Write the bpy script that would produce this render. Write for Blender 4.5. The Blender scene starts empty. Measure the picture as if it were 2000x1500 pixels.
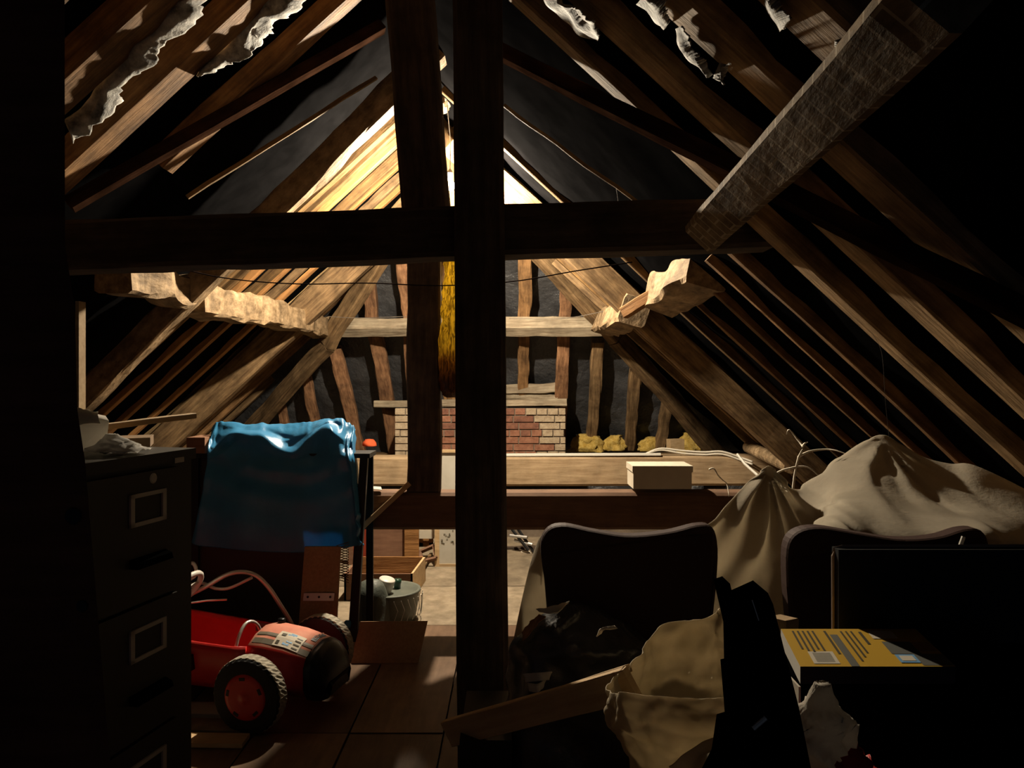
import bpy, math, random
from mathutils import Vector, Matrix, noise
random.seed(7)
SC = bpy.context.scene
COL = SC.collection
# ------------------------------------------------------------------ camera, world, exposure
EYE, F, CX, CY = 1.48, 1450.0, 1000.0, 740.0
cam_d = bpy.data.cameras.new('camera'); cam = bpy.data.objects.new('camera', cam_d); COL.objects.link(cam)
cam.location = (0, 0, EYE); cam.rotation_euler = (math.pi/2, 0, 0)
cam_d.sensor_width = 36; cam_d.lens = F/2000*36; cam_d.shift_y = -10/2000; cam_d.clip_start = .05
SC.camera = cam
SC.view_settings.view_transform = 'Standard'; SC.view_settings.look = 'None'
SC.view_settings.exposure = 0.0; SC.view_settings.gamma = 1; SC.view_settings.use_curve_mapping = False
w = bpy.data.worlds.new('world'); SC.world = w; w.use_nodes = True
w.node_tree.nodes['Background'].inputs[0].default_value = (.55, .7, 1, 1)
w.node_tree.nodes['Background'].inputs[1].default_value = 0.015
BULB_STRENGTH = 15000.0
BULB_COLOR = (1, .85, .64, 1)

def P(px, py, Y):                                   # a point of the room at depth Y
    return Vector(((px-CX)/F*Y, Y, EYE-(py-CY)/F*Y))

# ------------------------------------------------------------------ materials
MATS = {}
def _base(name):
    m = bpy.data.materials.new(name); m.use_nodes = True; MATS[name] = m
    nt = m.node_tree; b = nt.nodes['Principled BSDF']
    return m, nt, b
def _ramp(nt, stops):
    r = nt.nodes.new('ShaderNodeValToRGB'); e = r.color_ramp.elements
    while len(e) < len(stops): e.new(.5)
    for el, (p, c) in zip(e, stops): el.position = p; el.color = (*c, 1)
    return r
def _noise(nt, vec, scale, detail=4, rough=.6):
    n = nt.nodes.new('ShaderNodeTexNoise'); n.inputs['Scale'].default_value = scale
    n.inputs['Detail'].default_value = detail; n.inputs['Roughness'].default_value = rough
    nt.links.new(vec, n.inputs['Vector']); return n
def _bump(nt, b, h, strength, dist=.01):
    bu = nt.nodes.new('ShaderNodeBump'); bu.inputs['Strength'].default_value = strength; bu.inputs['Distance'].default_value = dist
    nt.links.new(h, bu.inputs['Height']); nt.links.new(bu.outputs[0], b.inputs['Normal'])
def wood(name, dark, light, stretch=(1.5, 16, 16), rough=.75, bump=.5, blot=.5, spec=.2, dust=None):
    m, nt, b = _base(name)
    tc = nt.nodes.new('ShaderNodeTexCoord'); mp = nt.nodes.new('ShaderNodeMapping')
    mp.inputs['Scale'].default_value = stretch; nt.links.new(tc.outputs['Object'], mp.inputs[0])
    oi = nt.nodes.new('ShaderNodeObjectInfo')
    ad = nt.nodes.new('ShaderNodeVectorMath'); ad.operation = 'ADD'
    nt.links.new(mp.outputs[0], ad.inputs[0])
    cb = nt.nodes.new('ShaderNodeMath'); cb.operation = 'MULTIPLY'; cb.inputs[1].default_value = 40
    nt.links.new(oi.outputs['Random'], cb.inputs[0]); nt.links.new(cb.outputs[0], ad.inputs[1])
    n1 = _noise(nt, ad.outputs[0], 2.2, 7, .65)
    r = _ramp(nt, [(.3, dark), (.7, light)]); nt.links.new(n1.outputs[0], r.inputs[0])
    n2 = _noise(nt, tc.outputs['Object'], 6, 5, .6)
    r2 = _ramp(nt, [(.35, (1-blot,)*3), (.62, (1, 1, 1))]); nt.links.new(n2.outputs[0], r2.inputs[0])
    mx = nt.nodes.new('ShaderNodeMixRGB'); mx.blend_type = 'MULTIPLY'; mx.inputs[0].default_value = 1
    nt.links.new(r.outputs[0], mx.inputs[1]); nt.links.new(r2.outputs[0], mx.inputs[2])
    # a little tone of its own for each timber
    hv = nt.nodes.new('ShaderNodeHueSaturation'); nt.links.new(mx.outputs[0], hv.inputs['Color'])
    mr = nt.nodes.new('ShaderNodeMapRange'); mr.inputs[3].default_value = .75; mr.inputs[4].default_value = 1.2
    nt.links.new(oi.outputs['Random'], mr.inputs[0]); nt.links.new(mr.outputs[0], hv.inputs['Value'])
    out = hv.outputs[0]
    if dust:
        br = nt.nodes.new('ShaderNodeTexBrick'); br.inputs['Scale'].default_value = 1
        br.inputs['Brick Width'].default_value = .09; br.inputs['Row Height'].default_value = .055
        br.inputs['Mortar Size'].default_value = .0035
        br.inputs['Color1'].default_value = (0, 0, 0, 1); br.inputs['Color2'].default_value = (0, 0, 0, 1); br.inputs['Mortar'].default_value = (1, 1, 1, 1)
        m2 = nt.nodes.new('ShaderNodeMapping'); m2.inputs['Rotation'].default_value = (0, 0, math.pi/2)
        nt.links.new(tc.outputs['Object'], m2.inputs[0])
        nt.links.new(m2.outputs[0], br.inputs['Vector'])
        mu = nt.nodes.new('ShaderNodeMath'); mu.operation = 'MULTIPLY'; nt.links.new(br.outputs['Color'], mu.inputs[0]); nt.links.new(n2.outputs[0], mu.inputs[1])
        mm = nt.nodes.new('ShaderNodeMixRGB'); nt.links.new(mu.outputs[0], mm.inputs[0]); nt.links.new(out, mm.inputs[1]); mm.inputs[2].default_value = (*dust, 1)
        out = mm.outputs[0]
    nt.links.new(out, b.inputs['Base Color'])
    b.inputs['Roughness'].default_value = rough; b.inputs['Specular IOR Level'].default_value = spec
    _bump(nt, b, n1.outputs[0], bump, .012)
    return m
def plain(name, c, rough=.6, c2=None, scale=8, bump=0, bscale=30, spec=.4, metal=0, trans=0, emit=None, bdist=.01):
    m, nt, b = _base(name)
    b.inputs['Base Color'].default_value = (*c, 1); b.inputs['Roughness'].default_value = rough
    b.inputs['Specular IOR Level'].default_value = spec; b.inputs['Metallic'].default_value = metal
    tc = nt.nodes.new('ShaderNodeTexCoord')
    colout = None
    if c2:
        n = _noise(nt, tc.outputs['Object'], scale, 6); r = _ramp(nt, [(.35, c), (.65, c2)])
        nt.links.new(n.outputs[0], r.inputs[0]); nt.links.new(r.outputs[0], b.inputs['Base Color']); colout = r.outputs[0]
    if bump:
        n = _noise(nt, tc.outputs['Object'], bscale, 6); _bump(nt, b, n.outputs[0], bump, bdist)
    if trans:
        t = nt.nodes.new('ShaderNodeBsdfTranslucent'); t.inputs[0].default_value = (*c, 1)
        if colout: nt.links.new(colout, t.inputs[0])
        mx = nt.nodes.new('ShaderNodeMixShader'); mx.inputs[0].default_value = trans
        nt.links.new(b.outputs[0], mx.inputs[1]); nt.links.new(t.outputs[0], mx.inputs[2])
        nt.links.new(mx.outputs[0], nt.nodes['Material Output'].inputs[0])
    if emit:
        b.inputs['Emission Color'].default_value = (*emit[0], 1); b.inputs['Emission Strength'].default_value = emit[1]
    return m

OAK = wood('old_oak', (.07, .038, .016), (.26, .165, .08))
RAFTR = wood('lightened_rafter', (.20, .115, .05), (.60, .39, .20))  # rafter wood lightened in colour to imitate lamp light on the right slope
RAFT = wood('rafter_wood', (.10, .05, .02), (.36, .20, .085))
PALE = wood('pale_rafter', (.13, .08, .035), (.32, .215, .105), blot=.35)
GOLD = wood('golden_rafter', (.055, .028, .010), (.20, .115, .042), blot=.45)
ORNG = wood('orange_pine', (.18, .08, .025), (.34, .17, .06), blot=.25)
ROUGH = wood('rough_hewn_oak', (.12, .075, .035), (.40, .28, .16), stretch=(4, 9, 9), bump=1.0, blot=.55)
REDW = wood('reddish_oak', (.10, .045, .022), (.34, .18, .09), stretch=(3, 14, 14), bump=.8)
DARKR = wood('shaded_red_brace', (.022, .010, .006), (.045, .022, .013), bump=.3, spec=0)  # shade put into the colour: braces darkened to look unlit
DARKW = wood('dark_oak', (.045, .03, .022), (.12, .085, .06), bump=.5)  # dark grey-brown oak
DUSTY = wood('dusty_brace_wood', (.17, .115, .065), (.38, .27, .155), dust=(.6, .5, .36), stretch=(3, 10, 10), spec=.03)
GREYW = wood('grey_weathered_wood', (.15, .11, .07), (.36, .30, .21), blot=.35)
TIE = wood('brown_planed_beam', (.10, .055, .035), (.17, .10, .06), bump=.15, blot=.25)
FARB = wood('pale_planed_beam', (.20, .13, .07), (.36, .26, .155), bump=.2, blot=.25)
FLOORW = wood('dusty_floor_board', (.17, .13, .085), (.30, .24, .165), stretch=(5, 5, 5), bump=.15, blot=.3)
FLOORN = wood('brown_floor_board', (.10, .06, .035), (.18, .11, .068), stretch=(9, 1.2, 9), bump=.15, blot=.25, rough=.5)
BOARD = wood('chipboard', (.30, .19, .10), (.42, .28, .16), stretch=(30, 30, 30), bump=.1, blot=.1)
PINE = wood('bare_pine', (.38, .25, .12), (.55, .39, .22), bump=.1, blot=.1)
MAHOG = wood('brown_panel_wood', (.17, .085, .05), (.26, .14, .085), bump=.05, blot=.2)
NEARP = wood('near_dark_post_wood', (.10, .035, .015), (.20, .075, .035), bump=.2, blot=.4)
def matt(name, c):
    m, nt, b = _base(name); d = nt.nodes.new('ShaderNodeBsdfDiffuse'); tc = nt.nodes.new('ShaderNodeTexCoord')
    n = _noise(nt, tc.outputs['Object'], 6, 5); r = _ramp(nt, [(.35, tuple(x*.6 for x in c)), (.65, c)])
    nt.links.new(n.outputs[0], r.inputs[0]); nt.links.new(r.outputs[0], d.inputs[0])
    nt.links.new(d.outputs[0], nt.nodes['Material Output'].inputs[0]); return m
FELT = matt('black_roofing_felt', (.0035, .0034, .0036))  # near-black diffuse felt with a mottled tone
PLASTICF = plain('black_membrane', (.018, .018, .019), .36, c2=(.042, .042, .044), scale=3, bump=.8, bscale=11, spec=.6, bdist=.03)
TORN = plain('torn_grey_felt', (.10, .10, .095), .8, c2=(.60, .58, .53), scale=16, bump=.6, bscale=40)
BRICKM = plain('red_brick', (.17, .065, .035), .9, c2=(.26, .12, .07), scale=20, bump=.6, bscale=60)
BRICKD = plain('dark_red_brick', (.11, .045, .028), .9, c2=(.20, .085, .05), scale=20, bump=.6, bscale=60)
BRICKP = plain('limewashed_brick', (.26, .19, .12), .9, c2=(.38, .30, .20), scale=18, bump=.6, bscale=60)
MORTAR = plain('lime_mortar', (.12, .09, .065), .95, c2=(.18, .14, .10), bump=.5)
WOOL = plain('yellow_mineral_wool', (.30, .19, .03), .95, c2=(.45, .32, .09), scale=30, bump=1, bscale=50)
CREAM = plain('cream_card', (.50, .44, .34), .7, c2=(.58, .52, .41), scale=6)
WHITE = plain('white_paint', (.50, .47, .40), .5, c2=(.44, .41, .34), scale=10)
WHITEP = plain('white_plastic', (.60, .57, .50), .4)
SHEET = plain('dust_sheet_cotton', (.50, .44, .345), .95, c2=(.58, .52, .41), scale=5, bump=.25, bscale=60, spec=.1, trans=.55)
TARPM = plain('blue_polythene', (.045, .25, .48), .34, c2=(.06, .30, .55), scale=6, bump=.35, bscale=25, spec=.6, trans=.35)
SACKM = plain('cream_paper_sack', (.50, .42, .28), .75, c2=(.60, .51, .36), scale=9, bump=.4, bscale=22, trans=.45)
BAGM = plain('black_plastic_bag', (.022, .021, .021), .33, c2=(.05, .048, .045), scale=5, bump=.4, bscale=18, spec=.6)
GREYBAG = plain('grey_paper_bag', (.50, .45, .37), .8, c2=(.62, .56, .46), scale=12, bump=.5, bscale=25, trans=.3)
REDP = plain('red_print', (.55, .02, .015), .6)
VINYL = plain('dark_brown_vinyl', (.05, .028, .023), .7, spec=.12, bump=.1, bscale=80)
CABM = plain('dark_olive_enamel', (.05, .046, .036), .45, c2=(.06, .055, .044), scale=5)
CABS = plain('label_frame_metal', (.62, .58, .50), .45, metal=.3)
BLACK = plain('matt_black', (.006, .006, .006), .5)
BLACKG = plain('gloss_black', (.006, .006, .006), .35, spec=.3)
STANDM = matt('black_stand_paint', (.003, .003, .003))
RAGM = plain('thin_white_cloth', (.78, .74, .66), .9, c2=(.70, .66, .58), trans=.5)
RED = plain('red_plastic', (.50, .018, .016), .38, c2=(.58, .04, .03), scale=4)
PALERED = plain('pale_red_plastic', (.52, .16, .10), .75, c2=(.60, .25, .16), scale=10)  # paler red for the bonnet's top faces and the lettering
RUBR = plain('tyre_rubber', (.02, .02, .02), .8)
DUSTT = plain('dusty_tread', (.34, .30, .23), .9, c2=(.42, .38, .30), scale=30)
CHROME = plain('chrome_tube', (.75, .70, .62), .35, metal=.55)
STRIPE = plain('dark_stripe', (.10, .08, .05), .6)
YEL = plain('yellow_cover', (.55, .33, .035), .4)
INK = plain('dark_print', (.05, .04, .02), .5)
GREYP = plain('grey_print', (.11, .11, .095), .5)
BLUE = plain('blue_print', (.16, .34, .55), .5)
ORGP = plain('brown_picture', (.34, .17, .07), .5)
WIREM = matt('black_cable', (.02, .014, .012))
GREYC = plain('grey_flex', (.62, .57, .48), .5)
WIREG = matt('dusty_grey_wire', (.12, .10, .08))
TWIG = plain('bleached_twig', (.75, .68, .55), .8)
BIN = plain('grey_green_tub', (.10, .11, .09), .5, c2=(.13, .14, .11))
ORCL = plain('orange_cloth', (.75, .13, .04), .8, trans=.3)
METALP = plain('galvanised_plate', (.45, .44, .42), .4, metal=.7)
GREENL = plain('green_glass', (.05, .4, .28), .2)
BULBM = plain('lit_bulb', (1, 1, 1), .5, emit=(BULB_COLOR[:3], BULB_STRENGTH))
COBW = plain('cobweb', (.12, .11, .10), .9)
def amber():
    m, nt, b = _base('amber_sack_weave')
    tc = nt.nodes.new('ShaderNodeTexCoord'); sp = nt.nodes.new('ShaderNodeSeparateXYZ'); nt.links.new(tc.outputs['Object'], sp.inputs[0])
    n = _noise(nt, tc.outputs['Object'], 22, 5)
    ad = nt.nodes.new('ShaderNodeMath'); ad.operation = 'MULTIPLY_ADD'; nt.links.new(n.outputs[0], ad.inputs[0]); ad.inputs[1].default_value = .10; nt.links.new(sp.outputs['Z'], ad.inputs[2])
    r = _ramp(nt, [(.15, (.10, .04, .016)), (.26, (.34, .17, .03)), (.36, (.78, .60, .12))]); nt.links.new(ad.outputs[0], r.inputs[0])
    mp = nt.nodes.new('ShaderNodeMapping'); mp.inputs['Scale'].default_value = (1, 1, .12); nt.links.new(tc.outputs['Object'], mp.inputs[0])
    n2 = _noise(nt, mp.outputs[0], 90, 3)
    r2 = _ramp(nt, [(.42, (.25, .22, .2)), (.58, (1, 1, 1))]); nt.links.new(n2.outputs[0], r2.inputs[0])
    mx = nt.nodes.new('ShaderNodeMixRGB'); mx.blend_type = 'MULTIPLY'; mx.inputs[0].default_value = 1
    nt.links.new(r.outputs[0], mx.inputs[1]); nt.links.new(r2.outputs[0], mx.inputs[2])
    nt.links.new(mx.outputs[0], b.inputs['Base Color']); b.inputs['Roughness'].default_value = .5
    t = nt.nodes.new('ShaderNodeBsdfTranslucent'); nt.links.new(mx.outputs[0], t.inputs[0])
    ms = nt.nodes.new('ShaderNodeMixShader'); ms.inputs[0].default_value = .55
    nt.links.new(b.outputs[0], ms.inputs[1]); nt.links.new(t.outputs[0], ms.inputs[2]); nt.links.new(ms.outputs[0], nt.nodes['Material Output'].inputs[0])
    _bump(nt, b, n2.outputs[0], .6, .006)
    return m
AMBER = amber()

# ------------------------------------------------------------------ mesh helpers
class MB:
    def __init__(s): s.v = []; s.f = []; s.m = []
    def add(s, vs, fs, mi=0):
        o = len(s.v); s.v += [Vector(v) for v in vs]; s.f += [tuple(i+o for i in f) for f in fs]; s.m += [mi]*len(fs); return s
    def box(s, a, b, mi=0):
        x0, y0, z0 = a; x1, y1, z1 = b
        return s.hexa([(x0,y0,z0),(x1,y0,z0),(x1,y1,z0),(x0,y1,z0),(x0,y0,z1),(x1,y0,z1),(x1,y1,z1),(x0,y1,z1)], mi)
    def hexa(s, v, mi=0):
        return s.add(v, [(3,2,1,0),(4,5,6,7),(0,1,5,4),(1,2,6,5),(2,3,7,6),(3,0,4,7)], mi)
    def obox(s, c, ax, ay, az, mi=0):              # centre and three half-axes
        c = Vector(c); ax = Vector(ax); ay = Vector(ay); az = Vector(az)
        return s.hexa([c-ax-ay-az, c+ax-ay-az, c+ax+ay-az, c-ax+ay-az, c-ax-ay+az, c+ax-ay+az, c+ax+ay+az, c-ax+ay+az], mi)
    def prism(s, pts, d, mi=0):                    # polygon swept by vector d
        n = len(pts); a = [Vector(p) for p in pts]; b = [p+Vector(d) for p in a]
        return s.add(a+b, [tuple(range(n))[::-1], tuple(range(n, 2*n))]+[(i, (i+1)%n, n+(i+1)%n, n+i) for i in range(n)], mi)
    def tube(s, pts, r, n=8, mi=0, closed=False):
        pts = [Vector(p) for p in pts]; rings = []; N = len(pts)
        up = Vector((.13, .31, .94)).normalized()
        for i, p in enumerate(pts):
            if closed: t = pts[(i+1)%N]-pts[i-1]
            else: t = pts[min(i+1, N-1)]-pts[max(i-1, 0)]
            t.normalize(); a = t.cross(up)
            if a.length < .05: a = t.cross(Vector((1, 0, 0)))
            a.normalize(); b = a.cross(t); rr = r[i] if isinstance(r, (list, tuple)) else r
            rings.append([p+a*math.cos(2*math.pi*k/n)*rr+b*math.sin(2*math.pi*k/n)*rr for k in range(n)])
        vs = [v for R in rings for v in R]; fs = []
        for i in range(N if closed else N-1):
            j = (i+1)%N
            for k in range(n): fs.append((i*n+k, i*n+(k+1)%n, j*n+(k+1)%n, j*n+k))
        if not closed: fs += [tuple(range(n))[::-1], tuple(range((N-1)*n, N*n))]
        return s.add(vs, fs, mi)
    def lathe(s, c, axis, prof, n=24, mi=0, wob=None):   # prof: (along axis, radius)
        c = Vector(c); ax = Vector(axis).normalized(); a = ax.orthogonal().normalized(); b = ax.cross(a); vs = []; fs = []
        for q, (h, r) in enumerate(prof):
            for k in range(n):
                t = 2*math.pi*k/n; rr = r+(wob(q, k) if wob else 0)
                vs.append(c+ax*h+(a*math.cos(t)+b*math.sin(t))*rr)
        for q in range(len(prof)-1):
            for k in range(n): fs.append((q*n+k, q*n+(k+1)%n, (q+1)*n+(k+1)%n, (q+1)*n+k))
        fs += [tuple(range(n))[::-1], tuple(range((len(prof)-1)*n, len(prof)*n))]
        return s.add(vs, fs, mi)
    def grid(s, g, mi=0, closeu=False):            # rows of points
        R = len(g); C = len(g[0]); vs = [p for r in g for p in r]; fs = []
        for i in range(R-1):
            for j in range(C if closeu else C-1):
                k = (j+1)%C; fs.append((i*C+j, i*C+k, (i+1)*C+k, (i+1)*C+j))
        return s.add(vs, fs, mi)
ORG = {}
def world_org(o): return ORG.get(o.name, Vector((0, 0, 0)))
def build(name, mb, mats, parent=None, smooth=False, solid=0, sub=0):
    if not isinstance(mats, (list, tuple)): mats = [mats]
    if parent is not None: org = world_org(parent)
    else:
        xs = [v.x for v in mb.v]; ys = [v.y for v in mb.v]; zs = [v.z for v in mb.v]
        org = Vector(((min(xs)+max(xs))/2, (min(ys)+max(ys))/2, min(zs)))
    me = bpy.data.meshes.new(name); me.from_pydata([v-org for v in mb.v], [], mb.f)
    for m in mats: me.materials.append(m)
    if len(mats) > 1: me.polygons.foreach_set('material_index', mb.m)
    if smooth: me.polygons.foreach_set('use_smooth', [True]*len(me.polygons))
    me.update()
    o = bpy.data.objects.new(name, me); COL.objects.link(o)
    if parent is not None: o.parent = parent
    else: o.location = org
    ORG[o.name] = org
    if sub:
        md = o.modifiers.new('sub', 'SUBSURF'); md.levels = sub; md.render_levels = sub
    if solid:
        md = o.modifiers.new('solid', 'SOLIDIFY'); md.thickness = solid; md.offset = 0
    return o
def tag(o, label=None, cat=None, group=None, kind=None):
    if label: o['label'] = label
    if cat: o['category'] = cat
    if group: o['group'] = group
    if kind: o['kind'] = kind
    return o
def thing(name, label, cat, base, group=None):
    o = bpy.data.objects.new(name, None); COL.objects.link(o); o.location = base; o.empty_display_size = .1
    ORG[o.name] = Vector(base); return tag(o, label, cat, group)
def beam(name, p0, p1, wid, hgt, mat, parent=None, up=(0, 0, 1), rough=.006, seg=10, wane=.0, taper=1.0, bow=0.0, smooth=False):
    """Timber from p0 to p1: local x runs along it, z along 'up'; hewn faces, softened arrises."""
    p0 = Vector(p0); p1 = Vector(p1); L = (p1-p0).length; x = (p1-p0)/L; y = Vector(up).cross(x).normalized(); z = x.cross(y)
    vs = []; fs = []; c = min(wid, hgt)*.10; s0 = random.uniform(0, 99); n = 8
    for i in range(seg+1):
        t = i/seg; k = 1+(taper-1)*t; W = wid/2*k; H = hgt/2*k; cc = c*k
        pr = [(-W+cc, -H), (W-cc, -H), (W, -H+cc), (W, H-cc), (W-cc, H), (-W+cc, H), (-W, H-cc), (-W, -H+cc)]
        oy = noise.noise(Vector((t*3, s0, 0)))*rough*1.6+bow*math.sin(t*math.pi); oz = noise.noise(Vector((t*3, 0, s0)))*rough*1.6
        for q, (a, b) in enumerate(pr):
            d = rough*noise.noise(Vector((t*L*5, q*1.7, s0)))+wane*max(0, noise.noise(Vector((t*L*3.3, q*3.1, s0+9))))*-1
            f = 1+d/max(.02, (a*a+b*b)**.5)
            vs.append((t*L-L/2, a*f+oy, b*f+oz))
    for i in range(seg):
        for q in range(n): fs.append((i*n+q, i*n+(q+1)%n, (i+1)*n+(q+1)%n, (i+1)*n+q))
    fs += [tuple(range(n))[::-1], tuple(range(seg*n, seg*n+n))]
    fs = [f[::-1] for f in fs]
    me = bpy.data.meshes.new(name); me.from_pydata(vs, [], fs); me.materials.append(mat)
    if smooth: me.polygons.foreach_set('use_smooth', [True]*len(me.polygons))
    me.update()
    o = bpy.data.objects.new(name, me); COL.objects.link(o)
    mid = (p0+p1)/2
    M = Matrix.Translation(mid) @ Matrix((x, y, z)).transposed().to_4x4()
    if parent is not None: o.parent = parent; M = Matrix.Translation(-world_org(parent)) @ M
    o.matrix_local = M; ORG[o.name] = mid
    return o
def cr(a, b, c, d, t):
    return .5*((2*b)+(c-a)*t+(2*a-5*b+4*c-d)*t*t+(3*b-a-3*c+d)*t*t*t)
def spline(pts, n, closed=False):
    pts = [Vector(p) for p in pts]; N = len(pts); out = []
    S = N if closed else N-1
    for i in range(n):
        u = i/(n if closed else n-1)*S; k = min(int(u), S-1); t = u-k
        g = (lambda j: pts[j % N]) if closed else (lambda j: pts[max(0, min(N-1, j))])
        out.append(cr(g(k-1), g(k), g(k+1), g(k+2), t))
    return out
def cloth_grid(cols, nu, nv, closed=False):
    """cols: columns of control points (all the same length) -> smooth rows of points [v][u]"""
    fine = [spline(c, nv) for c in cols]
    return [spline([c[v] for c in fine], nu, closed) for v in range(nv)]
def ruffle(g, amp, f1=6.0, seed=0.0, ridge=False, dirv=None):
    R = len(g); C = len(g[0]); out = []
    for i in range(R):
        row = []
        for j in range(C):
            p = g[i][j]; a = g[i][min(j+1, C-1)]-g[i][max(j-1, 0)]; b = g[min(i+1, R-1)][j]-g[max(i-1, 0)][j]
            n = a.cross(b); n = n.normalized() if n.length > 1e-9 else Vector((0, -1, 0))
            q = p*f1+Vector((seed, seed*.7, 0)); v = noise.noise(q)+.5*noise.noise(q*2.1)
            if ridge: v = (1-2*abs(noise.noise(q)))+.6*(1-2*abs(noise.noise(q*1.9+Vector((7, 3, 1)))))-1
            row.append(p+n*amp*v)
        out.append(row)
    return out

# ------------------------------------------------------------------ roof planes
TH = .92; NRM = (1+TH*TH)**.5
def onL(px, py, off=0.0):
    a = (px-CX)/F; b = (CY-py)/F; return P(px, py, (2.651-off*NRM)/(b-TH*a))
def onR(px, py, off=0.0):
    a = (px-CX)/F; b = (CY-py)/F; return P(px, py, (1.529-off*NRM)/(b+TH*a))
RX, RZ = -.61, 3.57
NL = Vector((-TH, 0, 1)).normalized(); NR = Vector((TH, 0, 1)).normalized()
def slope_pt(side, Y, z, off=0.0):
    if side == 'L': return Vector((RX-(RZ-z)/TH, Y, z))-NL*off
    return Vector((RX+(RZ-z)/TH, Y, z))-NR*off

def slope_felt(name, side, Y0, Y1, z0):
    mb = MB(); nu, nv = 70, 40; g = []
    for j in range(nv):
        row = []
        for i in range(nu):
            Y = Y0+(Y1-Y0)*i/(nu-1); z = RZ+.02-(RZ-z0)*j/(nv-1)
            p = slope_pt(side, Y, z, -.02)
            p += (NL if side == 'L' else NR)*(.03*noise.noise(p*2.3)-.03+.012*noise.noise(p*7))
            row.append(p)
        g.append(row)
    mb.grid(g); o = build(name, mb, FELT, smooth=True, solid=.01); return tag(o, kind='structure')
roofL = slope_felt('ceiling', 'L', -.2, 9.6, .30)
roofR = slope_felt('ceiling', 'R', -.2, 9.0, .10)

# hip end: depth as a function of the height line, skewed a little from left to right
def hipY(px, py, back=0.0):
    t = (min(py, 890)-510)/360.0; base = 6.95+t*1.25+max(0, t)*0
    return base+(1210-px)/550*.55+back
g = []
for j in range(70):
    py = 300+j*820/69; row = []
    for i in range(110):
        px = 300+i*1280/109; p = P(px, py, hipY(px, py, .17))
        p.y += .05*noise.noise(p*3.0)+.035*noise.noise(Vector((p.x*3, 0, p.z*10)))+.02*noise.noise(Vector((p.x*7, 2, p.z*16)))
        row.append(p)
    g.append(row)
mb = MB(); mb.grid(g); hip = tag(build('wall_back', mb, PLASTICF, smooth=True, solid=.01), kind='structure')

# floor: sub-floor and separate boards
mb = MB(); mb.box((-4.2, -.3, -.12), (3.6, 9.4, -.03)); floor = tag(build('floor', mb, DARKW), kind='structure')
def floorboard(x0, x1, y0, y1, mat):
    mb = MB(); d = random.uniform(-.002, .002); mb.box((x0+.004, y0+.004, -.03), (x1-.004, y1-.004, d)); build('floorboard', mb, mat, floor)
x = -2.26
while x < 2.2:
    ys = [.3, 1.35+random.uniform(0, .5), 3.10 if abs(x+.675) < .1 or abs(x+1.07) < .1 else 2.6+random.uniform(0, .4), 4.46]
    for a, b in zip(ys, ys[1:]): floorboard(x, x+.395, a, b, FLOORN)
    x += .395
for r, (ya, yb) in enumerate([(4.46, 5.3), (5.3, 6.5), (6.5, 7.7), (7.7, 8.9)]):
    x = -3.1-.3*(r % 2)
    while x < 2.6:
        floorboard(x, x+.6, ya, yb, FLOORW); x += .6

# ------------------------------------------------------------------ rafters (parts of the two slopes)
def rafter(side, Y, wid, d, mat, z0=.45, z1=3.5, off=0.0, rough=.005, par=None, wane=0., seg=12):
    n = NL if side == 'L' else NR
    a = slope_pt(side, Y, z1, off+d/2); b = slope_pt(side, Y, z0, off+d/2)
    return beam('rafter', a, b, wid, d, mat, par or (roofL if side == 'L' else roofR), up=n, rough=rough, wane=wane, seg=seg)
for Y, wd, d, m, lo in [(2.30, .13, .11, RAFT, .45), (2.68, .16, .11, RAFT, .45), (3.06, .15, .11, RAFT, .45), (3.56, .12, .10, RAFT, 2.55),
                    (5.24, .07, .08, GOLD, .45), (5.65, .06, .06, ORNG, .45), (6.08, .06, .06, ORNG, .45), (6.58, .07, .06, ORNG, .45)]:
    rafter('L', Y, wd, d, m, z0=lo)
for Y, d, m in [(5.42, .07, GOLD), (5.88, .08, GOLD), (6.32, .08, OAK)]:
    rafter('L', Y, .06, d, m, z0=2.15, z1=3.45)
for Y, d, m, zt in [(6.95, .12, PALE, 3.3), (7.35, .14, OAK, 3.0), (7.8, .12, RAFT, 2.7), (8.2, .11, RAFT, 2.2), (8.6, .11, OAK, 1.9)]:
    rafter('L', Y, .08, d, m, z0=.5, z1=zt)
for Y, wd, d, m, hi in [(1.63, .15, .11, RAFTR, 3.5), (2.02, .14, .08, RAFTR, 3.5), (2.40, .12, .08, RAFTR, 3.5), (2.78, .10, .08, RAFTR, 3.5),
                    (3.30, .05, .06, RAFT, 2.15), (3.66, .04, .05, RAFT, 2.1), (4.0, .04, .05, RAFT, 2.1), (4.46, .04, .05, RAFT, 2.1), (4.85, .05, .06, GOLD, 3.4)]:
    rafter('R', Y, wd, d, m, z0=2.27 if Y < 1.7 else .15, z1=hi)
for Y, d, m, zt in [(5.62, .09, GOLD, 3.4), (5.95, .07, REDW, 3.4), (6.3, .12, GOLD, 3.3), (6.6, .14, OAK, 2.6)]:
    rafter('R', Y, .06, d, m, z0=.5, z1=zt)
mb = MB(); beam('ridge_board', (RX, .2, 3.46), (RX, 6.9, 3.46), .05, .18, DARKW, roofL)

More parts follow.
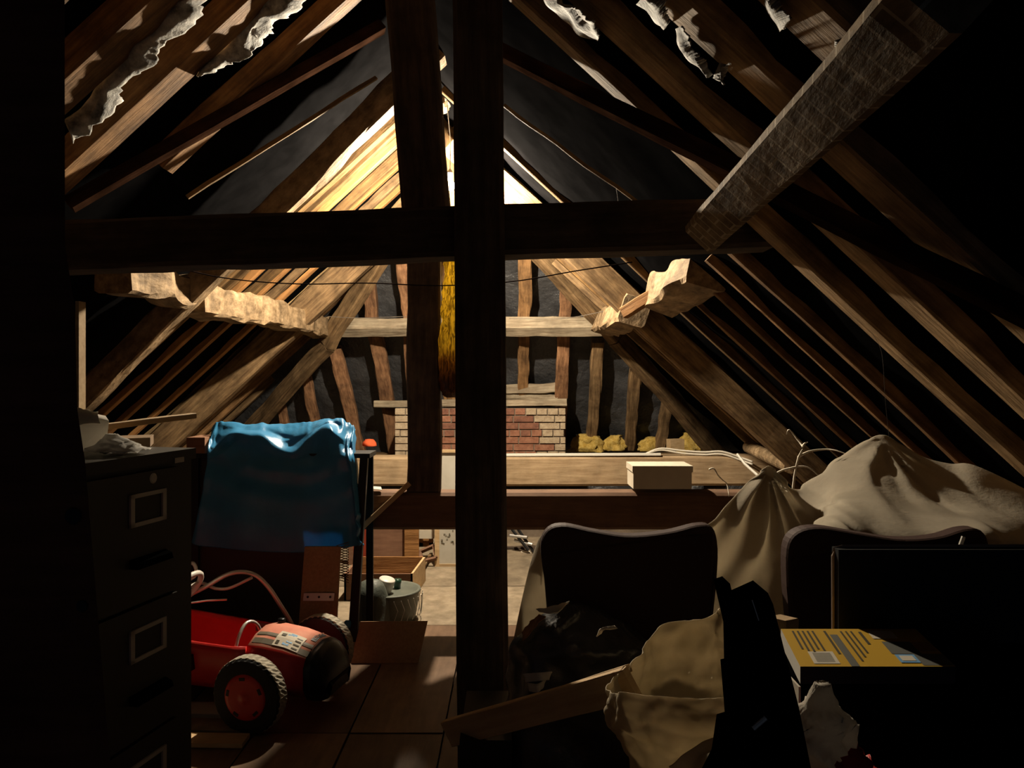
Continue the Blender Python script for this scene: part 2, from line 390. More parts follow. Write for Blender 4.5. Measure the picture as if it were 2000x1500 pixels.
# ------------------------------------------------------------------ the lamp
LP = P(879, 362, 5.12)
lamp = thing('pendant_bulb', 'bare lit light bulb hanging behind the two central posts', 'light bulb', LP)
mb = MB(); mb.lathe(LP, (0, 0, 1), [(-.034, .004), (-.030, .016), (-.02, .027), (-.006, .032), (.01, .030), (.026, .021), (.04, .013), (.052, .013)], 20); build('bulb', mb, BULBM, lamp, smooth=True)
mb = MB(); mb.lathe(LP+Vector((0, 0, .054)), (0, 0, 1), [(0, .017), (.04, .019), (.05, .012), (.06, .006)], 14); build('lamp_holder', mb, WHITEP, lamp, smooth=True)
mb = MB(); mb.tube([LP+Vector((0, 0, .11)), LP+Vector((.004, 0, .3)), LP+Vector((-.03, 0, .66))], .003, 6); build('flex', mb, GREYC, lamp)

# ------------------------------------------------------------------ front frame: post and collar
def timber(name, label, cat, *a, **k):
    return tag(beam(name, *a, **k), label, cat, kind='thing')
timber('timber_post', 'tall dark square timber post standing on the floor in the middle of the attic', 'post',
       P(946, 1503, 2.90), P(930, -250, 2.90), .198, .19, DARKW, up=(0, 1, 0), taper=.94, seg=16, rough=.004)
timber('collar_beam', 'long dark horizontal collar beam crossing the central post', 'beam',
       P(60, 487, 2.95), P(1500, 438, 2.95), .17, .195, DARKW, rough=.006, seg=24)
timber('timber_post', 'dark upper post standing on the brown tie beam left of the central post', 'post',
       P(829, 958, 4.36), P(829, 445, 4.36), .11, .193, DARKW, up=(1, 0, 0), seg=10)
timber('timber_strut', 'dark leaning strut rising from the collar beam towards the ridge', 'post',
       P(836, 430, 3.12), P(783, -240, 3.12), .15, .195, DARKW, up=(1, 0, 0), seg=10, rough=.004)
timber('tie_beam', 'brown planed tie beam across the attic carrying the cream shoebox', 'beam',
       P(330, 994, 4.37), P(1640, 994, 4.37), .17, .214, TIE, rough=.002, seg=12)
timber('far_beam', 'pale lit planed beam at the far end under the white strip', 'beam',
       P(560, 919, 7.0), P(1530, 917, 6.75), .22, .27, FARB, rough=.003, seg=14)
# principals and purlins
timber('principal_rafter', 'rough hewn left principal rafter passing below the left purlin', 'beam',
       onL(880, 75, .26), onL(150, 796, .26), .13, .15, ROUGH, up=NL, rough=.014, wane=.02, seg=26)
timber('principal_rafter', 'broad cracked right principal rafter brightly lit by the bulb', 'beam',
       slope_pt('R', 5.36, 3.3, .15), slope_pt('R', 5.36, .42, .15), .12, .20, OAK, up=NR, rough=.012, seg=22)
timber('principal_rafter', 'broad left principal rafter down the far end of the left slope', 'beam',
       slope_pt('L', 6.9, 3.0, .18), slope_pt('L', 6.9, .45, .18), .12, .24, OAK, up=NL, rough=.012, seg=22)
timber('purlin', 'rough hewn left purlin running back along the left slope, longer piece', 'beam',
       onL(365, 572, .20), onL(645, 640, .20), .20, .21, ROUGH, up=(0, 0, 1), rough=.03, wane=.03, seg=34)
timber('purlin', 'short broken end of left purlin tucked under the dark collar beam', 'beam',
       onL(222, 537, .19), onL(352, 566, .19), .19, .19, ROUGH, up=(0, 0, 1), rough=.03, wane=.03, seg=14)
timber('purlin', 'thick rough end of right purlin jutting out below the collar beam', 'beam',
       P(1385, 520, 3.95), P(1290, 580, 4.80), .24, .22, ROUGH, up=(.3, 0, 1), rough=.026, wane=.02, seg=24)
timber('purlin', 'far rough piece of right purlin beyond the broad right principal', 'beam',
       P(1240, 608, 5.25), P(1180, 634, 6.9), .2, .2, ROUGH, up=(.3, 0, 1), rough=.028, wane=.02, seg=18)
tag(beam('wooden_prop', P(1218, 612, 4.86), P(1292, 566, 4.7), .06, .075, ORNG, up=(0, 0, 1), rough=.002), 'short orange timber prop wedged between right purlin and principal rafter', 'prop')
# diagonal wind braces on the slopes
timber('wind_brace', 'dark diagonal wind brace crossing the near left rafters', 'beam', onL(745, 52, .135), onL(135, 400, .13), .06, .06, DARKR, up=NL, rough=.004)
timber('wind_brace', 'dark diagonal wind brace crossing the near right rafters', 'beam', onR(975, 100, .13), onR(2020, 622, .13), .06, .06, DARKR, up=NR, rough=.004, seg=16)
timber('wind_brace', 'thin bent brace with a pale lit lower edge on the left slope', 'beam', onL(735, 152, .19), onL(365, 385, .19), .014, .022, PALE, up=NL, rough=.006)  # pale strip standing in for the brace's lit lower edge
timber('wind_brace', 'thin brace with a lit lower edge on the right slope', 'beam', onR(985, 205, .19), onR(1262, 410, .19), .009, .016, PALE, up=NR, rough=.006)  # lit edge of the right brace, likewise drawn as a pale strip
timber('wind_brace', 'dusty diagonal brace with pale cross lines at upper right', 'beam', onR(1396, 436, .25), onR(1880, -72, .25), .13, .18, DUSTY, up=NR, rough=.004, seg=20)

# ------------------------------------------------------------------ hip end timbers (parts of wall_back)
def hp(px, py, back=0.0): return P(px, py, hipY(px, py, back))
def jack(px0, py0, px1, py1, wd, mat=REDW, bow=0.):
    beam('jack_rafter', hp(px0, py0), hp(px1, py1), wd, .11, mat, hip, up=(0, -1, .3), rough=.012, wane=.02, seg=16, bow=bow)
jack(716, 500, 729, 640, .13); jack(784, 500, 799, 640, .11)
jack(729, 640, 775, 905, .15, bow=.02); jack(655, 680, 705, 890, .14, REDW); jack(595, 725, 625, 860, .11); jack(545, 775, 560, 850, .10); jack(800, 640, 812, 900, .12)
jack(1025, 490, 1024, 640, .13, RAFT); jack(1108, 545, 1101, 640, .12, REDW)
jack(1023, 640, 1023, 778, .12, RAFT); jack(1100, 640, 1093, 860, .135, REDW)
jack(1167, 665, 1155, 875, .12, OAK); jack(1243, 715, 1228, 875, .12, OAK); jack(1305, 785, 1290, 872, .11, OAK)
jack(877, 500, 879, 640, .14, RAFT); jack(881, 770, 880, 900, .16, RAFT); jack(950, 480, 950, 900, .12, RAFT)
tag(beam('hip_purlin', hp(648, 640, -.16), hp(1235, 636, -.16), .15, .15, GREYW, hip, up=(0, -.75, .66), rough=.012, seg=20), 'grey topped horizontal purlin across the end slope')
def hiprafter(pts, wd, d):
    for (a, b) in zip(pts, pts[1:]):
        beam('hip_rafter', a, b, wd, d, OAK, hip, up=(0, -1, .6), rough=.014, seg=10)
hiprafter([P(775, 455, 7.15), P(640, 672, 7.75), P(430, 905, 8.75)], .17, .12)
hiprafter([P(1030, 470, 6.7), P(1205, 660, 7.1), P(1410, 895, 8.0)], .16, .12)
beam('wall_plate', hp(420, 896, -.02), hp(1540, 892, -.05), .2, .12, OAK, hip, rough=.01)
beam('trimmer', hp(733, 789, -.15), hp(1108, 785, -.15), .10, .075, GREYW, hip, rough=.008)
beam('batten', hp(985, 760, -.03), hp(1087, 757, -.03), .06, .10, GREYW, hip, rough=.012)
beam('batten', hp(985, 774, -.05), hp(1090, 774, -.05), .08, .06, GREYW, hip, rough=.012)

# chimney stack of single bricks
cY = 7.62; zT = P(0, 797, cY).z; zB = zT-.66
ch = thing('chimney_stack', 'brick chimney stack rising behind the far beam', 'chimney', Vector((-.3, cY+.15, zB)))
xl = P(772, 0, cY).x; xr = P(1104, 0, cY).x
mb = MB(); mb.box((xl+.012, cY+.012, zB), (xr-.012, cY+.3, zT-.01)); build('mortar_core', mb, MORTAR, ch)
rows = 9; bh = (zT-zB)/rows
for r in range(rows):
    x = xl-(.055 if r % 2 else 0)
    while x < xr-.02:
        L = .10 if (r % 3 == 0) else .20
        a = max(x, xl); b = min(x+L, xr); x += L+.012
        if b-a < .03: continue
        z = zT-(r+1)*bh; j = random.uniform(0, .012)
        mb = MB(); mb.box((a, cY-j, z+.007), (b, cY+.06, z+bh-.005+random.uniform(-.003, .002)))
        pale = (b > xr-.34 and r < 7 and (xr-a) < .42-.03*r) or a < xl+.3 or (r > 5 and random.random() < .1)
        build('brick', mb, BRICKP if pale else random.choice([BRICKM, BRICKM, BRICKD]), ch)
# low brickwork under the far beam
low = thing('brick_plinth', 'low course of old bricks under the far beam', 'brickwork', P(1180, 955, 7.15))
x = P(700, 0, 7.1).x
while x < P(1500, 0, 7.1).x:
    for r in range(4):
        mb = MB(); j = random.uniform(0, .012); zz = .43-.075*(r+1)
        mb.box((x+(.1 if r % 2 else 0), 6.93-j, zz), (x+.2+(.1 if r % 2 else 0), 7.03, zz+.066)); build('brick', mb, random.choice([BRICKM, BRICKP, BRICKP]), low)
    x += .212
mb = MB(); mb.box((P(700, 0, 7.1).x, 6.95, 0), (P(1510, 0, 7.1).x, 7.1, .425)); build('mortar_core', mb, MORTAR, low)

# ------------------------------------------------------------------ lumps, mounds, rolls
def mound(name, rows, Yc, ry, mat, amp=.01, freq=12, n=28, ridge=False, parent=None, sub=0, smooth=True, seed=0, nv=14, flat=.9, mats=None):
    """rows: (py, px left, px right) from the top to the bottom; a closed crumpled body about depth Yc"""
    cols = []
    prof = [[P(r[1], r[0], Yc), P(r[2], r[0], Yc)] for r in rows]
    Lp = spline([p[0] for p in prof], nv); Rp = spline([p[1] for p in prof], nv)
    g = []
    for i in range(nv):
        c = (Lp[i]+Rp[i])/2; rx = (Rp[i].x-Lp[i].x)/2; row = []
        t = i/(nv-1); ryy = ry*min(1, (rx/max(.001, max((b.x-a.x)/2 for a, b in zip(Lp, Rp)))))
        for k in range(n):
            a = 2*math.pi*k/n; p = c+Vector((rx*math.cos(a), ryy*math.sin(a), 0))
            q = p*freq+Vector((seed, 0, seed)); v = noise.noise(q)+.5*noise.noise(q*2.2)
            if ridge: v = .5-1.6*abs(noise.noise(q))+.4*(1-2*abs(noise.noise(q*2.3)))
            p += Vector((math.cos(a), math.sin(a), .25*math.sin(k*2.1+i)))*amp*v*(.4 if rx < .02 else 1)
            row.append(p)
        g.append(row)
    mb = MB(); mb.grid(g, closeu=True)
    mb.f.append(tuple(range(n))[::-1]); mb.m.append(0); mb.f.append(tuple(range((nv-1)*n, nv*n))); mb.m.append(0)
    return build(name, mb, mats or mat, parent, smooth=smooth, sub=sub)

# amber sack hanging beside the second post
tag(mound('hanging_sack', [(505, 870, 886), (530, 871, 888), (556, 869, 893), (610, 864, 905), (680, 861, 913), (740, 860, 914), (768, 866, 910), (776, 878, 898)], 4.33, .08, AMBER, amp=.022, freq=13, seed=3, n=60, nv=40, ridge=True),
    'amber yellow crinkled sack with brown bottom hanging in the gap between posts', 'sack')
zt = .842+.002
# shoebox on the tie beam
def box_thing():
    x0 = P(1237, 0, 4.29).x; x1 = P(1351, 0, 4.29).x; zt0 = zt; h = P(0, 910, 4.29).z-zt0
    t = thing('shoebox', 'cream cardboard shoebox with lid sitting on the tie beam', 'box', Vector(((x0+x1)/2, 4.36, zt0)))
    mb = MB(); mb.box((x0, 4.29, zt0), (x1, 4.51, zt0+h-.012)); build('carton', mb, CREAM, t)
    mb = MB(); mb.box((x0-.006, 4.283, zt0+h-.036), (x1+.006, 4.517, zt0+h)); build('lid', mb, CREAM, t)
box_thing()
# brace plank leaning on the left of the tie beam, paper beside it
tag(beam('leaning_plank', P(703, 1034, 4.22), P(800, 944, 4.30), .045, .03, PINE, up=(-.6, 0, .6), rough=.001, seg=2), 'short pine plank leaning diagonally against the tie beam beside the blue tarpaulin', 'plank')
mb = MB(); mb.grid([[P(703, 957, 4.3), P(722, 955, 4.3), P(746, 957, 4.3)], [P(706, 951, 4.36), P(724, 950, 4.36), P(744, 951, 4.36)]]); tag(build('paper_scrap', mb, WHITE, solid=.003), 'scrap of white paper on the left end of the tie beam', 'paper')

# things on the far beam
zf = .72
tag(beam('white_trunking', P(860, 889, 6.86), P(1290, 887, 6.72), .05, .022, WHITEP, rough=0, seg=1), 'long white plastic trunking lying on the far pale beam', 'trunking')
for k, (dy, lab) in enumerate([(0, 'upper loop of grey flex lying on the right end of the far beam'), (5, 'lower loop of grey flex lying on the right end of the far beam')]):
    mb = MB(); mb.tube(spline([P(1262, 886, 6.72), P(1290, 876+dy*.6, 6.72), P(1330, 880+dy, 6.72), P(1375, 883+dy, 6.70), P(1410, 882+dy, 6.68), P(1448, 894+dy, 6.65), P(1470, 902+dy, 6.6)], 28), .009, 6)
    tag(build('flex_cable', mb, GREYC, smooth=True), lab, 'cable')
mb = MB(); mb.lathe(P(1462, 873, 6.5), P(1545, 912, 5.4)-P(1462, 873, 6.5), [(0, .052), (.45, .052), (1.1, .05), (1.1, .04)], 16); tag(build('carpet_roll', mb, [ROUGH], smooth=False), 'rolled up dusty tube lying off the right end of the far beam', 'roll')
mb = MB(); mb.tube([P(1440, 887, 6.2), P(1455, 906, 6.1), P(1482, 930, 5.9)], .011, 6); tag(build('white_rod', mb, WHITEP), 'short white rod leaning in front of the rolled tube', 'rod')
def twig(paths, label, r=.008):
    mb = MB()
    for p in paths:
        mb.tube(spline(p, 14), [r*(1-.6*i/13) for i in range(14)], 5)
    tag(build('dry_twig', mb, TWIG, smooth=True), label, 'twig')
Y = 3.3
twig([[P(1549, 960, Y), P(1551, 935, Y), P(1558, 898, Y), P(1568, 875, Y), P(1560, 862, Y+.03), P(1545, 842, Y+.05), P(1539, 840, Y), P(1537, 848, Y)],
      [P(1559, 893, Y), P(1580, 882, Y), P(1610, 878, Y+.03), P(1632, 880, Y), P(1655, 888, Y-.03)],
      [P(1512, 928, Y), P(1530, 918, Y), P(1565, 911, Y), P(1585, 917, Y), P(1600, 930, Y)],
      [P(1568, 872, Y), P(1572, 866, Y), P(1578, 864, Y)]], 'branching bleached twig sticking up behind the dust sheet peaks', .006)
twig([[P(1385, 917, 4.0), P(1394, 915, 4.0), P(1402, 928, 4.0), P(1412, 938, 4.0), P(1420, 946, 4.0), P(1424, 970, 3.95)]], 'small pale twig beside the cream shoebox', .005)
# insulation tufts and bits along the far plate
for (rows, lab) in [([(848, 1135, 1160), (856, 1118, 1175), (872, 1114, 1178), (882, 1114, 1180)], 'yellow insulation tuft nearest the chimney'),
                    ([(850, 1195, 1212), (860, 1182, 1218), (872, 1176, 1222), (880, 1176, 1222)], 'yellow insulation tuft in the second gap from the chimney'),
                    ([(853, 1268, 1282), (862, 1252, 1288), (874, 1245, 1290), (880, 1245, 1290)], 'yellow insulation tuft left of the small wooden block'),
                    ([(845, 1340, 1356), (856, 1326, 1368), (872, 1322, 1372), (884, 1322, 1372)], 'yellow insulation tuft behind the small wooden block')]:
    tag(mound('insulation_tuft', rows, hipY(1200, 870, -.06), .07, WOOL, amp=.06, freq=17, n=26, nv=11), lab, 'insulation')
mb = MB(); c = P(1319, 868, 7.55); mb.obox(c, (.075, .02, 0), (-.01, .05, 0), (0, 0, .055)); tag(build('wood_block', mb, PINE), 'small square wooden block on the far wall plate', 'block')
tag(mound('orange_cloth', [(858, 712, 728), (864, 709, 734), (871, 708, 738)], 7.2, .06, ORCL, amp=.02, freq=14, n=16, nv=6), 'crumpled bright orange cloth near the foot of the end slope', 'cloth')

# electric cables
def cable(pts, r, lab, mat=WIREM):
    mb = MB(); mb.tube(spline(pts, 40), r, 5); tag(build('cable', mb, mat, smooth=True), lab, 'cable')
cable([P(352, 524, 3.9), P(420, 540, 4.0), P(500, 550, 4.1), P(600, 555, 4.15), P(720, 553, 4.2), P(860, 558, 4.25), P(1000, 550, 4.2), P(1120, 530, 4.1), P(1235, 512, 4.0)], .0035, 'thin black cable sagging right across below the collar beam')
cable([P(640, 618, 7.0), P(700, 621, 7.0), P(800, 618, 6.9)], .003, 'thin grey wire in front of the left half of the end purlin', WIREG)
cable([P(995, 622, 6.4), P(1100, 622, 6.4), P(1180, 608, 6.3)], .003, 'thin grey wire in front of the right half of the end purlin', WIREG)
cable([P(1702, 648, 2.6), P(1722, 690, 2.6), P(1729, 780, 2.6), P(1737, 860, 2.65)], .0006, 'long dusty cobweb strand hanging above the dust sheet', COBW)
cable([P(1190, 292, 3.9), P(1204, 370, 3.9), P(1208, 398, 3.9)], .0015, 'short cobweb strand above the collar beam', COBW)
tag(mound('cobweb_clump', [(140, 868, 873), (152, 864, 880), (172, 862, 884), (195, 856, 884), (212, 852, 878), (222, 853, 864)], 5.2, .07, ROUGH, amp=.05, freq=16, n=18, nv=14, smooth=False), 'clump of dusty straw and cobweb hanging near the ridge', 'cobweb')
tag(beam('hanging_board', P(872, 205, 5.7), P(876, 420, 5.7), .01, .10, GOLD, up=(1, 0, 0), rough=.003), 'narrow pale board lit behind the bulb', 'board')

# ------------------------------------------------------------------ torn felt hanging under the near rafters
def torn(label, fn, outline, off, seed):
    """outline: pairs (upper edge px,py | lower edge px,py) along a strip"""
    cols = [[fn(a, b, off-.01), fn((a+c)/2, (b+d)/2, off+.035), fn(c, d, off+.015+.05*random.random())] for a, b, c, d in outline]
    g = ruffle(cloth_grid(cols, 60, 12), .022, 9, seed)
    # ragged lower hem
    for j in range(60):
        q = noise.noise(Vector((j*.35, seed, 0)))+.6*noise.noise(Vector((j*.9, seed, 4)))
        for i in range(12):
            g[i][j] = g[i][j]+(g[11][j]-g[0][j])*(.28*q*(i/11)**2)
    mb = MB(); mb.grid(g); tag(build('torn_felt', mb, TORN, smooth=True, solid=.004), label, 'roofing felt', 'torn grey roofing felt hanging from the near slopes')
torn('ragged grey felt hanging below the nearest left rafter', onL, [(330, 10, 412, -20), (285, 60, 380, 40), (245, 95, 322, 95), (225, 125, 300, 125), (195, 165, 240, 170), (170, 190, 235, 195), (150, 215, 185, 245), (128, 235, 140, 275)], .10, 1.3)
torn('ragged grey felt hanging below the second left rafter', onL, [(520, -10, 600, -30), (500, 15, 585, 10), (490, 30, 535, 45), (460, 65, 520, 75), (435, 95, 480, 115), (400, 125, 432, 135), (380, 145, 392, 147)], .10, 4.1)
torn('folded grey felt scrap beside the second right rafter', onR, [(1066, -10, 1090, -20), (1080, 10, 1100, 4), (1100, 35, 1130, 18), (1130, 58, 1155, 45), (1165, 84, 1172, 66)], .10, 6.2)
torn('twisted grey felt rag over the third right rafter', onR, [(1245, 5, 1265, -12), (1262, 18, 1290, 0), (1282, 42, 1300, 20), (1300, 55, 1308, 42)], .10, 8.9)
torn('long thin grey felt rag hanging beyond the third right rafter', onR, [(1322, 55, 1330, 52), (1332, 92, 1345, 88), (1348, 112, 1366, 104), (1366, 130, 1374, 124), (1382, 154, 1384, 148)], .10, 11.4)
torn('tiny grey felt shred lowest beside the third right rafter', onR, [(1412, 124, 1420, 128), (1404, 140, 1416, 144), (1394, 152, 1410, 160)], .10, 13.0)
torn('small grey felt tuft at the top near the fourth right rafter', onR, [(1495, -5, 1512, -2), (1508, 20, 1528, 18), (1520, 40, 1538, 36), (1530, 58, 1534, 54)], .10, 15.2)
torn('grey felt wisp beside the dusty diagonal brace', onR, [(1628, 78, 1638, 82), (1632, 95, 1642, 97), (1632, 112, 1640, 110)], .09, 17.7)

# ------------------------------------------------------------------ near dark post at far left
pts = [P(-160, -140, .86), P(126, -140, .86), P(127, 480, .86), P(146, 600, .86), P(151, 800, .86), P(166, 900, .86), P(216, 1500, .86), P(236, 1700, .86), P(-160, 1700, .86)]
t = thing('timber_post', 'blurry very near dark reddish post at the far left', 'post', P(40, 1700, .9))
mb = MB(); mb.prism(pts, (-.085, .11, 0)); build('shaft', mb, NEARP, t)
for px, py, rx, rz in [(143, 1008, .008, .010), (160, 1184, .006, .007)]:
    mb = MB(); mb.lathe(P(px, py, .859), (0, -1, 0), [(0, rz), (.001, rz*.9), (.0015, rz*.5)], 14); build('knot', mb, BLACK, t)
mb = MB(); mb.box(P(147, 800, 2.5)-Vector((0, 0, 1.37)), P(154, 588, 2.5)+Vector((0, .04, 0))); tag(build('batten', mb, PINE), 'thin pale upright batten edge showing behind the near dark post', 'batten')

# ------------------------------------------------------------------ filing cabinet
DV = Vector((.229, .973, 0)); NV = Vector((.973, -.229, 0)); A0 = Vector((-.8406, 1.61, 0))
def cab(t, z, n=0.0): return A0+DV*t+NV*n+Vector((0, 0, z))
cb = thing('filing_cabinet', 'dark olive four drawer filing cabinet with pale label frames at left', 'cabinet', cab(-.01, 0, -.3))
mb = MB(); mb.obox(cab(-.012, .655, -.312), DV*.238, NV*.31, Vector((0, 0, .655))); build('carcass', mb, CABM, cb)
mb = MB(); mb.obox(cab(-.012, 1.297, -.305), DV*.240, NV*.315, Vector((0, 0, .013))); build('top_panel', mb, CABM, cb)
mb = MB(); mb.lathe(cab(.075, 1.255, 0), NV, [(0, .012), (.012, .012), (.014, .009)], 14); build('lock', mb, CABS, cb)
mb = MB(); mb.obox(cab(.165, 1.287, .011), DV*.016, NV*.001, Vector((0, 0, .006))); build('name_plate', mb, CABS, cb)
for i in range(4):
    z1 = 1.272-.296*i; z0 = z1-.288
    mb = MB(); mb.obox(cab(-.03, (z0+z1)/2, .002), DV*.187, NV*.010, Vector((0, 0, (z1-z0)/2))); dr = build('drawer_front', mb, CABM, cb)
    f0, f1, za, zb = 0.0, .113, z1-.116, z1-.044
    mb = MB()
    for (ta, tb, sa, sb) in [(f0, f1, zb-.009, zb), (f0, f1, za, za+.009), (f0, f0+.012, za, zb), (f1-.012, f1, za, zb)]:
        mb.obox(cab((ta+tb)/2, (sa+sb)/2, .014), DV*(tb-ta)/2, NV*.003, Vector((0, 0, (sb-sa)/2)))
    build('label_frame', mb, CABS, dr)
    mb = MB(); mb.prism([cab(.0, z1-.205, .012), cab(.0, z1-.185, .012), cab(.0, z1-.192, .030), cab(.0, z1-.205, .034)], DV*.115); build('drawer_pull', mb, STANDM, dr)
# on the cabinet
zc = 1.31+.002
def cabpt(px, py, Y): return P(px, py, Y)
mb = MB(); mb.hexa([P(150, 882, 1.70), P(206, 880, 1.70), P(206, 872, 1.88), P(150, 872, 1.88), P(142, 806, 1.66), P(213, 822, 1.68), P(206, 812, 1.92), P(146, 800, 1.92)])
bg_ = build('paper_bag', mb, RAGM); tag(bg_, 'cream paper bag standing on the dark filing cabinet', 'bag')
mb = MB(); mb.grid(ruffle(cloth_grid([[P(140, 800, 1.74), P(142, 806, 1.64), P(148, 832, 1.645)], [P(165, 800, 1.74), P(168, 808, 1.64), P(170, 826, 1.645)], [P(190, 808, 1.74), P(192, 814, 1.64), P(195, 828, 1.645)]], 16, 12), .006, 24, 2, True)); build('bag_rim', mb, RAGM, bg_, smooth=True, solid=.002)
tag(mound('white_rag', [(848, 212, 226), (856, 204, 238), (868, 192, 256), (879, 178, 278)], 1.66, .06, RAGM, amp=.02, freq=22, ridge=True, n=40, nv=16, seed=8), 'crumpled white rag on top of the filing cabinet', 'rag')
mb = MB(); p = P(262, 868, 1.86); p.z = zc; mb.obox(p+Vector((0, 0, .012)), Vector((.035, .02, 0)), Vector((-.02, .05, 0)), Vector((0, 0, .0115))); tag(build('small_carton', mb, BOARD), 'small flat brown carton on the right of the cabinet top', 'box')
tag(beam('slat', P(205, 833, 1.86), P(378, 812, 2.2), .02, .016, PINE, rough=.002), 'dusty wooden slat lying over the paper bag on the cabinet', 'slat')

# ------------------------------------------------------------------ black unit with the blue tarpaulin
zu = P(0, 886, 4.06).z
xl = P(372, 0, 4.06).x; xr = P(722, 0, 4.06).x
un = thing('shelf_unit', 'black tall shelf unit under the blue plastic sheet', 'shelf unit', Vector(((xl+xr)/2, 4.16, 0)))
mb = MB(); mb.box((xl, 4.06, zu-.025), (xr, 4.255, zu)); build('top_board', mb, BLACK, un)
mb = MB(); mb.hexa([(xr-.125, 4.065, 0), (xr-.075, 4.065, 0), (xr-.075, 4.10, 0), (xr-.125, 4.10, 0), (xr-.055, 4.065, zu-.025), (xr-.012, 4.065, zu-.025), (xr-.012, 4.10, zu-.025), (xr-.055, 4.10, zu-.025)]); build('leg', mb, BLACK, un)
mb = MB(); mb.box((xr-.055, 4.24, 0), (xr-.015, 4.255, zu-.025)); build('leg', mb, BLACK, un)
mb = MB(); mb.box((xl, 4.09, .05), (P(600, 0, 4.06).x, 4.24, zu-.03)); build('cupboard', mb, plain('dark_cupboard', (.03, .025, .02), .5), un)
mb = MB(); mb.box((xl, 4.065, 0), (xl+.04, 4.255, zu-.025)); build('side_panel', mb, BLACK, un)
# lumps of the load and crate carrying the sheet
mb = MB(); mb.box((P(425, 0, 4.12).x, 4.12, zu+.001), (P(684, 0, 4.12).x, 4.25, P(0, 888, 4.12).z)); tag(build('crate', mb, BOARD), 'box hidden under the blue plastic sheet on the black shelf unit', 'box')
mb = MB(); mb.box((P(378, 0, 4.15).x, 4.06, zu+.001), (P(413, 0, 4.15).x, 4.24, P(0, 852, 4.15).z)); tag(build('brown_carton', mb, MAHOG), 'small brown carton left of the blue plastic sheet', 'box')
cols = []
top = [(414, 836), (428, 826), (470, 826), (520, 829), (570, 828), (610, 824), (645, 817), (672, 822), (690, 832)]
bot = [(374, 1060), (392, 1066), (445, 1072), (510, 1077), (565, 1079), (610, 1078), (655, 1072), (685, 1068), (706, 1064)]
for k, ((tx, ty), (bx, by)) in enumerate(zip(top, bot)):
    lip = 34+16*math.sin(k*1.9)
    c = [P(tx, ty+3, 4.235), P(tx, ty, 4.215), P(tx-1, ty+lip*.5, 4.15), P(tx-2, ty+lip, 4.085)]
    for q in (.30, .48, .66, .84, 1):
        c.append(P(tx+(bx-tx)*q**1.3, ty+(by-ty)*q, 4.07-.03*math.sin(q*3)))
    cols.append(c)
# right side wraps back
cols.append([P(694, 838, 4.24), P(694, 840, 4.235), P(695, 850, 4.22), P(696, 866, 4.20)]+[P(695+14*q, 842+(1066-842)*q, 4.18) for q in (.30, .48, .66, .84, 1)])
g = cloth_grid(cols, 150, 110)
tarp_g = []
R = len(g); C = len(g[0])
for i in range(R):
    row = []
    for j in range(C):
        p = g[i][j].copy(); u = j/(C-1); v = i/(R-1)
        fall = max(0, v-.15)
        sw = v+.16*math.sin(math.pi*min(1, max(0, (u-.1)/.8)))*-1             # swags hung from the two top corners
        f = math.sin(sw*34+2.5*noise.noise(Vector((u*3, v*2, 1))))*.010*math.exp(-((v-.42)/.28)**2)
        f += .014*noise.noise(Vector((u*9, v*2.2, 3)))*min(1, fall*2)+.010*(1-2*abs(noise.noise(Vector((u*8+v*5, v*7, 9)))))*math.exp(-((v-.24)/.14)**2)
        w0 = math.exp(-((v-.36)/.16)**2)
        f += .040*w0*(1-2*abs(noise.noise(Vector((u*5.5+v*3, v*4.5-u*1.5, 4)))))+.02*math.exp(-((v-.30)/.14)**2)*noise.noise(Vector((u*16, v*9, 8)))
        f += .022*math.exp(-((u-.845+.02*math.sin(v*5))/.014)**2)*min(1, max(0, (v-.2)*6))
        if u > .88: f += .02*noise.noise(Vector((u*30, v*9, 2)))*v
        p.y -= f
        if v > .8 and u > .85: p.x += .02*noise.noise(Vector((u*40, v*22, 5)))
        p.z += (.014*noise.noise(Vector((u*14, 2, 6)))+.008*noise.noise(Vector((u*33, 2, 6))))*math.exp(-(v/.28)**4)
        row.append(p)
    tarp_g.append(row)
mb = MB(); mb.grid(tarp_g); tag(build('tarpaulin', mb, TARPM, smooth=True, solid=.002), 'blue plastic sheet draped over the black shelf unit', 'tarpaulin')
tag(mound('blue_plastic_scrap', [(1212, 674, 684), (1218, 672, 687), (1226, 674, 684)], 4.06, .012, TARPM, amp=.006, freq=60, n=12, nv=5), 'tiny scrap of blue plastic by the far car wheel', 'plastic')

# brown board with fixing plate, mesh panel
t = thing('plated_board', 'brown laminated board with perforated fixing plate leaning under the blue sheet', 'board', P(620, 1290, 3.84))
mb = MB(); mb.prism([P(580, 1262, 3.80), P(655, 1262, 3.80), P(665, 1068, 3.9), P(595, 1068, 3.9)], (0, .018, 0)); build('panel', mb, BOARD, t)
mb = MB(); mb.prism([P(592, 1173, 3.835), P(652, 1173, 3.835), P(654, 1158, 3.842), P(594, 1158, 3.842)], (0, -.004, 0)); pl = build('fixing_plate', mb, METALP, t)
for px in (601, 623, 645):
    mb = MB(); mb.lathe(P(px, 1166, 3.831), (0, -1, 0), [(0, .006), (.001, .006)], 10); build('screw_hole', mb, BLACK, pl)
mb = MB()
for k in range(14):
    a = 1066+k*5
    for (x0, x1, dy) in [(657, 681, 7), (657, 681, -7)]:
        mb.tube([P(x0, a, 4.02), P(x1, a+dy, 4.02)], .0022, 4)
tag(build('wire_mesh', mb, MAHOG), 'strip of diamond wire mesh beside the brown plated board', 'mesh')

